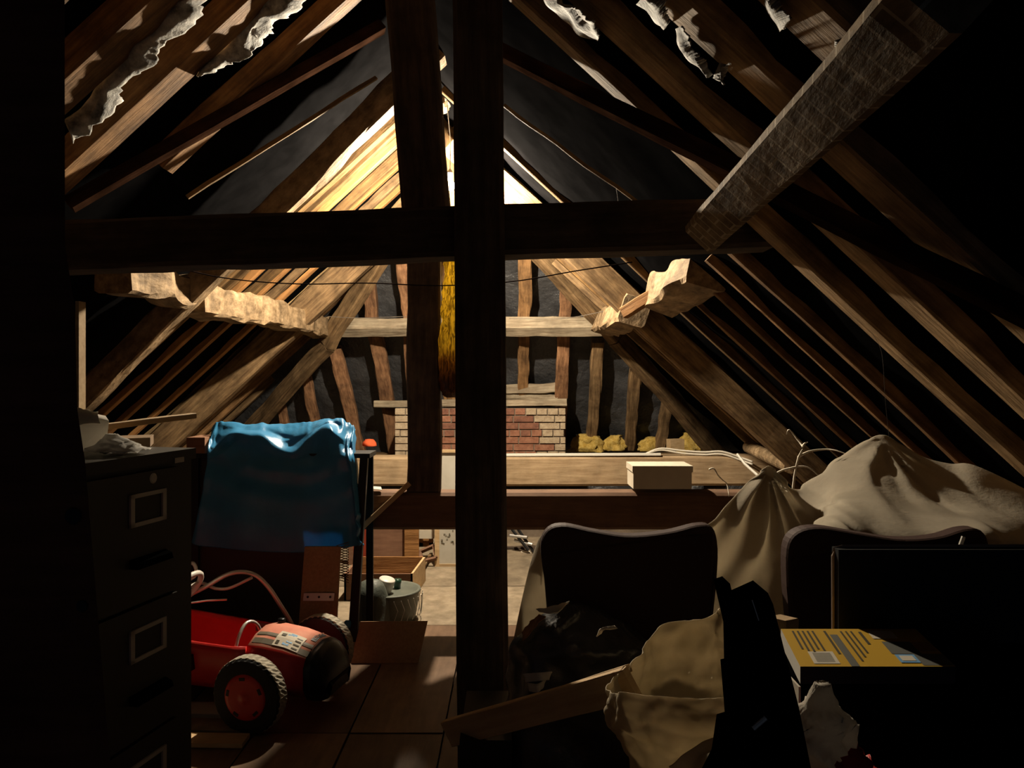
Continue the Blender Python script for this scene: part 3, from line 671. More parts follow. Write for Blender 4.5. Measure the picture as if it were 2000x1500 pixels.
# ------------------------------------------------------------------ pedal car
U = Vector((.967, -.25, 0)).normalized(); V = Vector((.25, .967, 0)).normalized(); O0 = Vector((-1.025, 3.385, 0))
def cp(u, v, z): return O0+U*u+V*v+Vector((0, 0, z))
car = thing('pedal_car', 'red plastic pedal car with black nose on the left floor', 'toy car', cp(-.2, 0, 0))
# body shell: loft of sections along u; open cockpit
def loft(name, secs, mat, parent, smooth=True, caps=True, solid=0, mi=None, mats=None):
    mb = MB(); mb.grid(secs, closeu=False)
    return build(name, mb, mats or mat, parent, smooth=smooth, solid=solid)
secs = []
for u, hw, zb, zr in [(-1.15, .14, .12, .35), (-.9, .16, .10, .345), (-.6, .17, .10, .325), (-.35, .168, .10, .308), (-.18, .162, .10, .300), (-.105, .158, .10, .305)]:
    secs.append([cp(u, -hw, zr), cp(u, -hw-.006, zr-.03), cp(u, -hw+.012, zb+.06), cp(u, -hw+.04, zb), cp(u, hw-.04, zb), cp(u, hw-.012, zb+.06), cp(u, hw+.006, zr-.03), cp(u, hw, zr)])
loft('body_tub', secs, RED, car, solid=.012)
secs = []
for u, hw, zb, zr, cr_ in [(-.11, .158, .10, .310, .035), (-.05, .157, .10, .312, .037), (.06, .155, .10, .300, .036), (.175, .150, .10, .272, .032)]:
    secs.append([cp(u, -hw+.03, zb), cp(u, -hw, zb+.05), cp(u, -hw, zr-.05), cp(u, -hw+.02, zr-.008), cp(u, -hw*.5, zr+cr_*.6), cp(u, 0, zr+cr_), cp(u, hw*.5, zr+cr_*.6), cp(u, hw-.02, zr-.008), cp(u, hw, zr-.05), cp(u, hw, zb+.05), cp(u, hw-.03, zb)])
def hoodgrid(secs):
    mb = MB(); mb.grid(secs)
    n = len(secs[0])-1
    for q in range(len(mb.m)): mb.m[q] = 1 if 3 <= q % n <= 6 else 0
    return mb
build('bonnet', hoodgrid(secs), [RED, PALERED], car, smooth=True, solid=.008)
nose = []
for u, hw, zb, zr, c in [(.170, .152, .09, .274, .033), (.20, .148, .085, .260, .03), (.235, .138, .085, .225, .024), (.255, .12, .09, .18, .012), (.262, .09, .11, .14, .005)]:
    nose.append([cp(u, -hw+.03, zb), cp(u, -hw, zb+.05), cp(u, -hw, zr-.04), cp(u, -hw+.02, zr-.006), cp(u, -hw*.5, zr+c*.6), cp(u, 0, zr+c), cp(u, hw*.5, zr+c*.6), cp(u, hw-.02, zr-.006), cp(u, hw, zr-.04), cp(u, hw, zb+.05), cp(u, hw-.03, zb)])
mb = MB(); mb.grid(nose); mb.f.append(tuple(range(44, 55))); mb.m.append(0); build('nose_cone', mb, BLACKG, car, smooth=True, solid=.006)
HS = [(-.11, .158, .310, .035), (-.05, .157, .312, .037), (.06, .155, .300, .036), (.175, .150, .272, .032)]
def hood(u, v, lift=.005):
    u_ = max(-.11, min(.175, u))
    for (a, b) in zip(HS, HS[1:]):
        if u_ <= b[0]:
            k = (u_-a[0])/(b[0]-a[0]); hw, zr, c = (a[i]+(b[i]-a[i])*k for i in (1, 2, 3)); break
    prof = [(0, c), (hw*.5, c*.6), (hw-.02, -.008), (hw, -.05)]; t = abs(v); z = -.05
    for (a, za), (b, zb) in zip(prof, prof[1:]):
        if t <= b: z = za+(zb-za)*(t-a)/(b-a); break
    return cp(u, v, zr+z+lift)
def decal(u0, u1, v0, v1, mat, name, parent, lift=.006, n=6):
    mb = MB(); mb.grid([[hood(u0+(u1-u0)*i/n, v0+(v1-v0)*j/n, lift) for i in range(n+1)] for j in range(n+1)]); return build(name, mb, mat, parent, solid=.0008)
decal(-.10, .172, -.126, -.100, STRIPE, 'stripe', car); decal(-.10, .172, -.084, -.062, STRIPE, 'stripe', car)
st = decal(.0, .125, -.126, -.040, CREAM, 'sticker', car, .0085)
mb = MB()
def spatch(u0, u1, v0, v1, mi): mb.grid([[hood(u0, v0, .0105), hood(u1, v0, .0105)], [hood(u0, v1, .0105), hood(u1, v1, .0105)]], mi)
spatch(.042, .072, -.115, -.055, 0); spatch(.055, .082, -.10, -.046, 0); spatch(.01, .025, -.118, -.100, 1); spatch(.015, .037, -.072, -.055, 1)
for k in range(4):
    spatch(.090, .118, -.120+k*.018, -.114+k*.018, 1)
build('sticker_print', mb, [BLUE, INK], st)
decal(.140, .165, -.035, .065, BLACK, 'name_strip', car, .007)
cu = bpy.data.curves.new('lettering', 'FONT'); cu.body = 'LUCAS'; cu.size = .024; cu.extrude = .0004; cu.align_x = 'CENTER'; cu.align_y = 'CENTER'
tc_ = bpy.data.objects.new('lettering_curve', cu); COL.objects.link(tc_); bpy.context.view_layer.update()
me_ = bpy.data.meshes.new_from_object(tc_.evaluated_get(bpy.context.evaluated_depsgraph_get())); bpy.data.objects.remove(tc_)
me_.materials.clear(); me_.materials.append(PALERED)
to = bpy.data.objects.new('lettering', me_); COL.objects.link(to); to.parent = car
xa = V; za = Vector((0, 0, 1)); ya = (-U); M = Matrix((xa, ya, xa.cross(ya))).transposed().to_4x4()
to.matrix_local = Matrix.Translation(hood(.1525, .015, .0115)-world_org(car)) @ M
mb = MB(); c = hood(-.075, .075, .012); mb.lathe(c, (0, 0, 1), [(-.02, .018), (0, .018), (.012, .017), (.014, .006)], 16); build('filler_cap', mb, BLACKG, car, smooth=True)
mb = MB(); mb.grid([[hood(.0, .085, .006), hood(.12, .10, .006)], [hood(.03, .134, .006), hood(.13, .128, .006)]]); build('yellow_patch', mb, CREAM, car)
mb = MB(); mb.obox(cp(-.22, .158, .278), U*.045, V*.004, Vector((0, 0, .02))); build('side_decal', mb, STRIPE, car)
# wheels
def wheel(u, v, R, s):
    c = cp(u, v, R); ax = -V*s; wd = .075
    prof = [(-wd/2, R*.60), (-wd/2, R*.80), (-wd*.48, R*.93), (-wd*.36, R*.985), (-wd*.30, R), (-wd*.1, R*1.0), (wd*.1, R*1.0), (wd*.30, R), (wd*.36, R*.985), (wd*.48, R*.93), (wd/2, R*.80), (wd/2, R*.60)]
    n = 96
    mb = MB(); mb.lathe(c, ax, prof, n, wob=lambda q, k: (-.0045 if (3 <= q <= 8 and (k+(q % 2)) % 3 == 0) else 0))
    for i in range(len(mb.m)): mb.m[i] = 1 if 3*n <= i < 8*n else 0
    w_ = build('wheel', mb, [RUBR, DUSTT], car, smooth=False)
    mb = MB(); mb.lathe(c, ax, [(wd*.45, R*.60), (wd*.51, R*.60), (wd*.57, R*.56), (wd*.60, R*.45), (wd*.55, R*.25), (wd*.58, R*.12), (wd*.62, R*.08)], 40); hub = build('hub_cap', mb, RED, w_, smooth=True)
    mb = MB(); a = ax.orthogonal().normalized(); b = ax.cross(a)
    for k in range(5):
        th = k*2*math.pi/5+.3; d = a*math.cos(th)+b*math.sin(th); e = ax.cross(d)
        mb.obox(c+ax*wd*.59+d*R*.49, d*R*.04, e*R*.08, ax*.002)
    build('hub_slots', mb, BLACK, w_)
wheel(0, -.285, .160, 1); wheel(.02, .285, .160, -1)
mb = MB(); mb.tube([cp(0, -.25, .160), cp(0.02, .25, .160)], .012, 8); build('axle', mb, METALP, car)
mb = MB(); mb.obox(cp(-.42, -.185, .22), U*.06, V*.02, Vector((0, 0, .035))); build('brake_block', mb, BLACK, car)
c = cp(-.565, .02, .47); ax = (U*.82+Vector((0, 0, -.57))).normalized()
a = V; b = ax.cross(a)
mb = MB(); mb.tube([c+a*.10*math.cos(k*2*math.pi/32)+b*.10*math.sin(k*2*math.pi/32) for k in range(32)], .014, 8, closed=True); sw = build('steering_wheel', mb, WHITEP, car, smooth=True)
mb = MB()
for th in (.2, 2.3, 4.4): mb.tube([c, c+a*.09*math.cos(th)+b*.09*math.sin(th)], .008, 6)
mb.tube([c, c+ax*.04], .010, 8); build('steering_spokes', mb, WHITEP, car)
mb = MB()
mb.tube(spline([cp(-.2, -.1, .14), cp(-.205, -.09, .27), cp(-.2, -.02, .355), cp(-.18, .05, .32), cp(-.16, .07, .18)], 20), .008, 8); build('pedal_hoop', mb, CHROME, car, smooth=True)
# chrome tubing behind the car
t = thing('tube_frame', 'bent chrome tube frame standing behind the red pedal car', 'tube frame', P(470, 1250, 3.72))
mb = MB(); mb.tube(spline([P(362, 1166, 3.7), P(402, 1146, 3.7), P(440, 1124, 3.7), P(470, 1117, 3.7), P(500, 1124, 3.72), P(525, 1148, 3.74), P(545, 1178, 3.76), P(566, 1212, 3.78), P(580, 1240, 3.78)], 48), .011, 10); build('handle_tube', mb, CHROME, t, smooth=True)
mb = MB(); mb.tube(spline([P(370, 1142, 3.74), P(395, 1139, 3.74), P(412, 1146, 3.72), P(425, 1150, 3.7), P(450, 1148, 3.68), P(492, 1128, 3.66)], 34), .008, 8); build('side_tube', mb, CHROME, t, smooth=True)
mb = MB(); mb.tube(spline([P(370, 1132, 3.7), P(380, 1125, 3.7), P(383, 1112, 3.7), P(377, 1100, 3.7), P(366, 1104, 3.7)], 20), .009, 8); build('grip', mb, WHITEP, t, smooth=True)
mb = MB(); mb.tube([P(370, 1178, 3.6), P(405, 1173, 3.6), P(443, 1171, 3.6)], .005, 6); build('brake_lever', mb, CHROME, t)
# pale boards lying on the floor by the cabinet
for k, (x0, x1, y0, y1, m, lab) in enumerate([(-1.75, -1.08, 2.98, 3.07, PINE, 'nearest pale board lying on the floor under the pedal car'), (-1.8, -1.12, 3.09, 3.20, FLOORW, 'middle pale board lying on the floor under the pedal car'), (-1.85, -1.15, 3.24, 3.36, WHITE, 'white board lying on the floor under the pedal car, furthest back')]):
    mb = MB(); mb.obox(((x0+x1)/2, (y0+y1)/2, .011), ((x1-x0)/2, -.01, 0), (.0, (y1-y0)/2, 0), (0, 0, .009)); tag(build('loose_board', mb, m), lab, 'board')

# ------------------------------------------------------------------ clutter on the floor beyond the car
mb = MB(); mb.prism([P(684, 1299, 3.86), P(815, 1302, 3.86), P(835, 1213, 3.93), P(704, 1214, 3.93)], (0, .016, -.004)); tag(build('chipboard_sheet', mb, BOARD), 'brown chipboard sheet propped on the floor right of the car', 'board')
mb = MB(); mb.prism([P(655, 1300, 3.92), P(700, 1300, 3.92), P(716, 1214, 4.2), P(672, 1214, 4.2)], (0, .012, -.03)); tag(build('chipboard_sheet', mb, PINE), 'bright pale board under the brown chipboard sheet', 'board')
mb = MB(); mb.box((P(700, 0, 4.2).x, 4.12, .0), (P(822, 0, 4.2).x, 4.2, .075)); tag(build('timber_offcut', mb, DARKW), 'dark offcut propping up the chipboard sheet', 'block')
tb = thing('plastic_tub', 'round grey green plastic tub on floor behind the chipboard', 'tub', P(772, 1208, 4.55))
c = P(762, 1208, 4.58); c.z = .002
mb = MB(); mb.lathe(c, (0, 0, 1), [(0, .155), (.06, .165), (.12, .175), (.17, .18), (.172, .187), (.185, .187), (.185, .17), (.175, .165)], 40); build('tub_body', mb, BIN, tb, smooth=True)
mb = MB()
for k in range(9):
    a = -1.3+k*.22; d = Vector((math.cos(a), math.sin(a), 0))
    mb.tube([c+d*.19+Vector((0, 0, .03)), c+Vector((math.cos(a+.12), math.sin(a+.12), 0))*.197+Vector((0, 0, .10)), c+d*.2+Vector((0, 0, .16))], .0022, 5)
build('wire_rim', mb, METALP, tb)
tag(mound('bin_bag', [(1132, 715, 740), (1142, 700, 750), (1160, 690, 758), (1190, 684, 762), (1215, 682, 764)], 4.42, .10, plain('grey_green_bag', (.07, .08, .065), .5, c2=(.10, .11, .09), bump=.4), amp=.012, freq=12, n=24, nv=12), 'slumped grey green bag beside the round plastic tub', 'bag')
cpos = P(752, 1150, 4.52)
mb = MB(); ax = Vector((.25, -.1, 1)).normalized(); mb.lathe(cpos-ax*.05, ax, [(0, .035), (.01, .038), (.11, .050), (.115, .046)], 24); tag(build('white_cup', mb, WHITEP, smooth=True), 'white plastic cup tipped on the tub', 'cup')
mb = MB(); mb.lathe(P(776, 1150, 4.62), (0, 0, 1), [(-.05, .018), (.03, .022), (.04, .026), (.06, .026)], 14); tag(build('green_bottle', mb, plain('dark_green_glass', (.015, .05, .03), .3), smooth=True), 'small dark green bottle beside the white cup', 'bottle')
# open wooden drawer
t = thing('wooden_tray', 'open brown wooden drawer lying on the floor beyond the tub', 'drawer', P(760, 1150, 5.2))
x0, x1 = P(672, 0, 4.95).x, P(806, 0, 4.95).x; ya, yb = 4.95, 5.42; h = EYE-(1121-CY)/F*4.95
for (nm, a, b) in [('front_panel', (x0, ya, .003), (x1, ya+.014, h)), ('back_panel', (x0, yb, .003), (x1+.03, yb+.014, h)), ('base_panel', (x0, ya+.014, .003), (x1, yb, .012))]:
    mb = MB(); mb.box(a, b); build(nm, mb, MAHOG if nm != 'back_panel' else ORNG, t)
mb = MB(); mb.prism([(x1-.014, ya, .003), (x1, ya, .003), (x1+.03, yb+.014, .003), (x1+.014, yb+.014, .003)], (0, 0, h-.003)); build('side_panel', mb, PINE, t)
mb = MB(); mb.prism([(x0, ya, .003), (x0+.014, ya, .003), (x0+.014, yb+.014, .003), (x0, yb+.014, .003)], (0, 0, h-.003)); build('side_panel', mb, MAHOG, t)
def upright(name, lab, cat, x0, x1, ytop, Y, mat, th=.02, par=None):
    mb = MB(); mb.box((P(x0, 0, Y).x, Y, .003), (P(x1, 0, Y).x, Y+th, P(0, ytop, Y).z)); o = build(name, mb, mat, par)
    return tag(o, lab, cat) if lab else o
upright('veneer_board', 'wide brown wooden panel standing beyond the drawer', 'panel', 680, 792, 1000, 5.9, MAHOG)
upright('upright_plank', 'upright pinkish plank right of the wide brown panel', 'plank', 790, 818, 1000, 5.86, ORNG)
upright('red_board', 'dark red board behind the leaning plank end', 'board', 690, 724, 1000, 5.5, plain('dull_red_paint', (.35, .05, .02), .6))
t = thing('framed_board', 'tall white marked board in a pale wooden frame standing on the far floor', 'board', P(876, 1106, 5.86))
upright('panel', None, None, 857, 912, 884, 5.86, WHITE, .01, t)
for (a, b) in [((849, 880), (858, 1107)), ((858, 1102), (912, 1107)), ((858, 879), (912, 884)), ((912, 880), (918, 1107))]:
    mb = MB(); mb.box(P(a[0], b[1], 5.85), P(b[0], a[1], 5.85)+Vector((0, .03, 0))); build('frame_rail', mb, PINE, t)
mb = MB()
for k in range(16):
    px = 862+random.random()*28; py = 1036+random.random()*26; p = P(px, py, 5.858); mb.box(p-Vector((.006*random.random()+.002, .001, .003)), p+Vector((.008, 0, .003*random.random())))
build('pen_marks', mb, INK, t)
for (a, b, lab) in [((818, 1068), (846, 1000), 'left brown picture frame leaning behind the framed white board')]:
    mb = MB(); Y = 6.05
    for (q, r) in [((a[0], 1068), (b[0], 1060)), ((a[0], 1068), (a[0]+8, 1000)), ((b[0]-8, 1068), (b[0], 1000))]:
        mb.box(P(q[0], q[1], Y), P(r[0], r[1], Y)+Vector((0, .02, 0)))
    mb.box(P(822, 1062, 6.06), P(842, 1000, 6.06)+Vector((0, .006, 0)))
    for v in mb.v: v.z -= .0
    tag(build('picture_frame', mb, ORNG), lab, 'frame')
mb = MB(); pts = [P(820, 1078, 5.95), P(848, 1066, 5.95), P(852, 1090, 5.85), P(826, 1097, 5.85)]
for (a, b) in zip(pts, pts[1:]+pts[:1]): mb.tube([a, b], .018, 4)
t = tag(build('picture_frame', mb, MAHOG), 'tilted dark empty picture frame on the floor by the plank', 'frame')
mb = MB(); mb.box(P(828, 1052, 6.02)-Vector((.05, 0, 0)), P(836, 1035, 6.02)+Vector((.05, .006, 0))); tag(build('printed_carton', mb, CREAM), 'pale printed carton above the tilted picture frame', 'box')
tag(beam('loose_stick', P(812, 1135, 5.35), P(842, 1082, 6.1), .025, .02, OAK, rough=.002), 'thin stick lying on the far floor beside the drawer', 'stick')
# sticks on the far right floor
for k, (a, b, lab) in enumerate([((1000, 1034), (1032, 1075), 'dark metal rod, steepest of the far floor bundle'), ((1005, 1055), (1040, 1064), 'dark flat rod, lowest of the far floor bundle'), ((1012, 1034), (1045, 1082), 'dark rod reaching nearest in the far floor bundle'), ((996, 1046), (1030, 1050), 'short level rod at the back of the far floor bundle'), ((1018, 1080), (1050, 1078), 'pale stick lying in front of the far floor bundle')]):
    mb = MB(); mb.tube([P(a[0], a[1], 6.35), P(b[0], b[1], 6.28)], .014, 6); tag(build('metal_rod', mb, TWIG if k == 4 else METALP if k % 2 else BLACK), lab, 'rod')
tag(beam('floor_batten', P(985, 1072, 6.45), P(1075, 1072, 6.45), .05, .05, DARKW), 'dark batten on the far floor behind the chairs', 'batten')

# ------------------------------------------------------------------ chairs and dust sheet
def chair(px0, px1, pts_top, pybot, Y, lab):
    cx = P((px0+px1)/2, 0, Y).x
    t = thing('chair', lab, 'chair', Vector((cx, Y+.25, 0)))
    L = [P(a, b, Y) for a, b in pts_top]
    top = spline(L, 40); zb = P(0, pybot, Y).z
    prof = top+[Vector((top[-1].x-.02, Y, zb)), Vector((top[0].x+.02, Y, zb))]
    cxm = (top[0].x+top[-1].x)/2; hw = (top[-1].x-top[0].x)/2
    mb = MB(); mb.prism(prof, (0, .07, 0))
    for v in mb.v: v.y += .07*((v.x-cxm)/hw)**2+(.02 if v.z < zb+.1 else 0)
    o = build('backrest', mb, VINYL, t); md = o.modifiers.new('bev', 'BEVEL'); md.width = .012; md.segments = 2; md.limit_method = 'ANGLE'
    mb = MB(); mb.box((cxm-hw*.9, Y+.08, .40), (cxm+hw*.9, Y+.58, .49)); build('seat', mb, VINYL, t)
    for sx in (-1, 1):
        for dy in (.1, .54):
            mb = MB(); mb.tube([(cxm+sx*hw*.8, Y+dy, .003), (cxm+sx*hw*.75, Y+dy, .41)], .014, 8); build('leg', mb, METALP, t)
    for sx in (-1, 1):
        mb = MB(); mb.tube([(cxm+sx*hw*.7, Y+.11, .42), (cxm+sx*hw*.7, Y+.10, zb+.05)], .012, 8); build('back_support', mb, METALP, t)
chair(1042, 1416, [(1066, 1150), (1058, 1080), (1072, 1044), (1105, 1032), (1160, 1040), (1230, 1048), (1310, 1042), (1370, 1032), (1404, 1040), (1416, 1085), (1412, 1160)], 1290, 2.42, 'dark brown rounded chair back nearest the central post')
chair(1556, 1965, [(1556, 1160), (1556, 1085), (1572, 1050), (1612, 1036), (1680, 1044), (1760, 1055), (1840, 1052), (1900, 1040), (1945, 1046), (1965, 1085), (1965, 1160)], 1290, 2.22, 'dark brown rounded chair back behind the large black panel')
def col(top, r1, r2, r3, r4): return [P(*top)+Vector((0, .012, -.02)), P(*top), P(*r1), P(*r2), P(*r3), P(*r4)]
cols = [
 col((1044, 1075, 2.74), (1034, 1110, 2.70), (1022, 1160, 2.68), (1010, 1215, 2.66), (1000, 1262, 2.65)),
 col((1060, 1046, 2.68), (1058, 1090, 2.66), (1052, 1140, 2.65), (1044, 1195, 2.65), (1036, 1250, 2.65)),
 col((1100, 1030, 2.54), (1100, 1058, 2.60), (1100, 1120, 2.64), (1100, 1180, 2.66), (1100, 1250, 2.66)),
 col((1165, 1038, 2.53), (1165, 1062, 2.60), (1165, 1120, 2.64), (1165, 1180, 2.66), (1165, 1250, 2.66)),
 col((1235, 1044, 2.53), (1235, 1066, 2.60), (1235, 1120, 2.64), (1235, 1180, 2.66), (1235, 1250, 2.66)),
 col((1310, 1040, 2.53), (1310, 1062, 2.60), (1310, 1120, 2.64), (1310, 1180, 2.66), (1310, 1250, 2.66)),
 col((1378, 1026, 2.54), (1385, 1058, 2.60), (1390, 1120, 2.64), (1390, 1180, 2.65), (1390, 1250, 2.65)),
 col((1422, 990, 2.70), (1425, 1040, 2.66), (1428, 1105, 2.64), (1428, 1175, 2.62), (1428, 1250, 2.61)),
 col((1466, 946, 2.84), (1462, 1005, 2.74), (1460, 1085, 2.66), (1462, 1165, 2.62), (1464, 1250, 2.60)),
 col((1499, 914, 2.92), (1492, 990, 2.78), (1488, 1080, 2.66), (1488, 1165, 2.60), (1490, 1250, 2.58)),
 col((1528, 932, 2.95), (1532, 1000, 2.80), (1524, 1085, 2.68), (1515, 1165, 2.58), (1512, 1250, 2.55)),
 col((1562, 958, 3.04), (1585, 1010, 2.86), (1566, 1060, 2.62), (1556, 1150, 2.50), (1540, 1250, 2.47)),
 col((1645, 898, 3.06), (1640, 965, 2.82), (1630, 1028, 2.36), (1626, 1075, 2.40), (1622, 1250, 2.44)),
 col((1722, 854, 3.08), (1712, 945, 2.84), (1720, 1044, 2.34), (1720, 1090, 2.40), (1720, 1250, 2.44)),
 col((1790, 892, 3.04), (1786, 968, 2.78), (1790, 1050, 2.34), (1790, 1095, 2.40), (1790, 1250, 2.44)),
 col((1850, 908, 3.0), (1852, 980, 2.76), (1860, 1048, 2.34), (1862, 1090, 2.40), (1862, 1250, 2.44)),
 col((1902, 912, 2.95), (1922, 990, 2.72), (1928, 1042, 2.36), (1932, 1085, 2.42), (1936, 1250, 2.46)),
 col((2005, 960, 2.86), (2005, 1012, 2.66), (2000, 1064, 2.45), (2000, 1120, 2.45), (2000, 1250, 2.47)),
 col((2090, 1010, 2.8), (2090, 1050, 2.6), (2080, 1100, 2.5), (2080, 1160, 2.5), (2080, 1260, 2.5))]
g = cloth_grid(cols, 200, 90)
pk1 = P(1500, 916, 2.92); pk2 = P(1722, 856, 3.08)
out = []
for i, row in enumerate(g):
    r2 = []
    v = i/89
    for j, p in enumerate(row):
        q = p.copy()
        # folds falling from the first peak and into the valley between the chairs
        for pk, amp, fr, rad in ((pk1, .030, 26, .42), (pk2, .026, 15, .5)):
            d = Vector((p.x-pk.x, 0, p.z-pk.z)); rr = d.length
            if p.z < pk.z+.02 and rr > .02:
                ang = math.atan2(d.x, -d.z)
                wgt = math.exp(-(rr/rad)**2)*min(1, rr/.10)
                q.y += amp*wgt*math.sin(ang*fr/1.6+2.2*noise.noise(Vector((ang*3, rr*4, pk.x))))
        q.y += .010*noise.noise(p*6)+.004*noise.noise(p*15)
        r2.append(q)
    out.append(r2)
mb = MB(); mb.grid(out); tag(build('dust_sheet', mb, SHEET, smooth=True, solid=.003), 'pale grey dust sheet draped in two peaks over the chairs', 'dust sheet')

# ------------------------------------------------------------------ big black panel, black box and yellow booklet
t = thing('display_board', 'large black flat panel with pale rim at the lower right', 'panel', P(1800, 1500, 1.43)-Vector((0, 0, .73)))
x0, x1 = P(1636, 0, 1.42).x, 1.36; ztp = P(0, 1071, 1.42).z
mb = MB(); mb.box((x0+.004, 1.425, .003), (x1, 1.455, ztp-.004)); build('panel_face', mb, BLACK, t)
mb = MB(); mb.tube([Vector((x0+.003, 1.445, .9)), Vector((x0+.002, 1.445, ztp-.02)), Vector((x0+.006, 1.445, ztp-.006)), Vector((x0+.02, 1.445, ztp-.002)), Vector((x1, 1.445, ztp))], .0035, 6); build('edge_trim', mb, plain('pale_edge_trim', (.45, .33, .24), .6), t)
mb = MB(); mb.tube([P(1874, 1070, 1.5), P(1882, 1048, 1.5)], .004, 6); tag(build('white_peg', mb, WHITEP), 'small white peg poking up behind the black panel', 'peg')
zb_ = .985
cs = thing('black_case', 'black case under the yellow booklet, pale on its left side', 'case', Vector((.7, 1.29, 0)))
x0 = P(1566, 0, 1.2).x
mb = MB(); mb.box((x0, 1.2, .003), (.95, 1.39, zb_)); build('case_body', mb, STANDM, cs)
mb = MB(); mb.box((x0-.004, 1.203, .10), (x0-.0005, 1.387, zb_-.004)); build('side_panel', mb, CREAM, cs)
bk = thing('yellow_booklet', 'yellow printed box lying on the black case', 'booklet', P(1650, 1270, 1.29))
bx0, bx1, by0, by1, bz = .467, .74, 1.195, 1.375, 1.017
def bq(u, v, z=0.0):                                   # u to the right, v away; the left edge runs back along the view
    xa_ = P(1563, 0, by0).x+(P(1525, 0, by1).x-P(1563, 0, by0).x)*v
    return Vector((xa_+.25*u, by0+(by1-by0)*v, bz+z))
mb = MB(); mb.hexa([bq(0, 0, -.028), bq(1, 0, -.028), bq(1, 1, -.028), bq(0, 1, -.028), bq(0, 0), bq(1, 0), bq(1, 1), bq(0, 1)])
mb.m = [0, 0, 2, 0, 0, 1]; build('cover', mb, [YEL, WHITEP, BLACK], bk)
def patch(u0, u1, v0, v1, mi, m, lift=.0006): m.grid([[bq(u0, v0, lift), bq(u1, v0, lift)], [bq(u0, v1, lift), bq(u1, v1, lift)]], mi)
mb = MB()
random.seed(3)
for k in range(5): patch(.07+k*.036, .085+k*.036, .42-.04*(k % 3), .93, 0, mb)
patch(.30, .318, .30, .93, 0, mb)
for k in range(3): patch(.42+k*.037, .435+k*.037, .12+.1*k, .92, 0, mb)
patch(.55, .572, .55, .90, 0, mb)
build('printed_text', mb, INK, bk)
mb = MB(); patch(.33, .385, .0, .82, 0, mb); patch(.66, .86, .30, .62, 0, mb, .0005); patch(.80, 1.0, .02, .30, 0, mb, .0005); build('grey_band', mb, GREYP, bk)
mb = MB(); patch(.10, .27, .06, .36, 0, mb); bc = build('barcode_box', mb, CREAM, bk)
mb = MB()
for k in range(12): patch(.125, .245, .10+k*.019, .109+k*.019, 0, mb, .0012)
build('barcode', mb, GREYP, bc)
mb = MB(); patch(.67, .80, .08, .28, 0, mb, .0009); build('blue_badge', mb, BLUE, bk)
mb = MB(); patch(.69, .78, .12, .24, 0, mb, .0014); build('badge_text', mb, CREAM, bk)
mb = MB(); patch(.62, .80, .70, .93, 0, mb, .0009); build('white_badge', mb, CREAM, bk)
mb = MB(); patch(.86, .98, .36, .60, 0, mb, .0009); build('brown_picture', mb, ORGP, bk)
tag(beam('pine_offcut', P(1515, 1221, 1.75), P(1540, 1216, 1.8), .05, .03, PINE, rough=0, seg=1), 'small pine block end behind the black stand', 'block')

# ------------------------------------------------------------------ folded black stand
Y = .80
st = thing('folding_stand', 'black folded stand leaning in the foreground right of the cream sack', 'stand', P(1500, 1560, Y))
mb = MB(); mb.prism([P(1408, 1146, Y), P(1426, 1140, Y), P(1437, 1186, Y), P(1440, 1200, Y), P(1470, 1330, Y), P(1452, 1335, Y)], (0, .03, 0)); build('upright_bar', mb, STANDM, st)
mb = MB(); mb.prism([P(1437, 1186, Y+.005), P(1500, 1158, Y+.005), P(1510, 1180, Y+.005), P(1530, 1262, Y+.005), P(1560, 1380, Y+.005), P(1592, 1540, Y+.005), P(1470, 1540, Y+.005), P(1446, 1400, Y+.005), P(1440, 1330, Y+.005)], (0, .05, 0)); build('main_body', mb, STANDM, st)
mb = MB(); mb.prism([P(1422, 1308, Y+.01), P(1436, 1305, Y+.01), P(1445, 1400, Y+.01), P(1450, 1450, Y+.01), P(1432, 1430, Y+.01)], (0, .03, 0)); build('hinge_bracket', mb, STANDM, st)
mb = MB(); mb.prism([P(1415, 1420, Y-.02), P(1500, 1395, Y-.02), P(1530, 1440, Y-.02), P(1560, 1540, Y-.02), P(1380, 1540, Y-.02), P(1405, 1490, Y-.02)], (0, .03, 0)); build('foot_bar', mb, STANDM, st)
mb = MB(); mb.tube([P(1471, 1423, Y-.025), P(1496, 1402, Y-.025)], .0026, 8); build('chrome_pin', mb, CHROME, st)
mb = MB(); mb.tube([P(1469, 1172, Y+.003), P(1482, 1212, Y+.003)], .0007, 4); build('chrome_strip', mb, CHROME, st)

# ------------------------------------------------------------------ bags and planks
def open_sack(name, mouth, lows, mat, lab, seed, amp=.012):
    """mouth: closed loop of points, lows: loops below it"""
    loops = [mouth]+lows; n = 130; fine = [spline(l, n, True) for l in loops]
    nv = 60; g = []
    for j in range(nv):
        row = []
        for k in range(n):
            col_ = [f[k] for f in fine]; u = j/(nv-1)*(len(col_)-1); q = min(int(u), len(col_)-2); t_ = u-q
            gg = lambda i: col_[max(0, min(len(col_)-1, i))]
            row.append(cr(gg(q-1), gg(q), gg(q+1), gg(q+2), t_))
        g.append(row)
    g = ruffle(ruffle(g, amp, 7, seed, ridge=True), amp*.3, 19, seed+3, ridge=True)
    mb = MB(); mb.grid(g, closeu=True); return tag(build(name, mb, mat, smooth=True, solid=.002), lab, 'sack')
mouth = [P(1186, 1345, 1.78), P(1222, 1356, 1.66), P(1300, 1362, 1.60), P(1400, 1362, 1.60), P(1470, 1350, 1.66), P(1480, 1270, 1.80), P(1440, 1205, 1.92), P(1400, 1192, 1.95), P(1385, 1207, 1.96), P(1295, 1220, 1.98), P(1240, 1285, 1.90)]
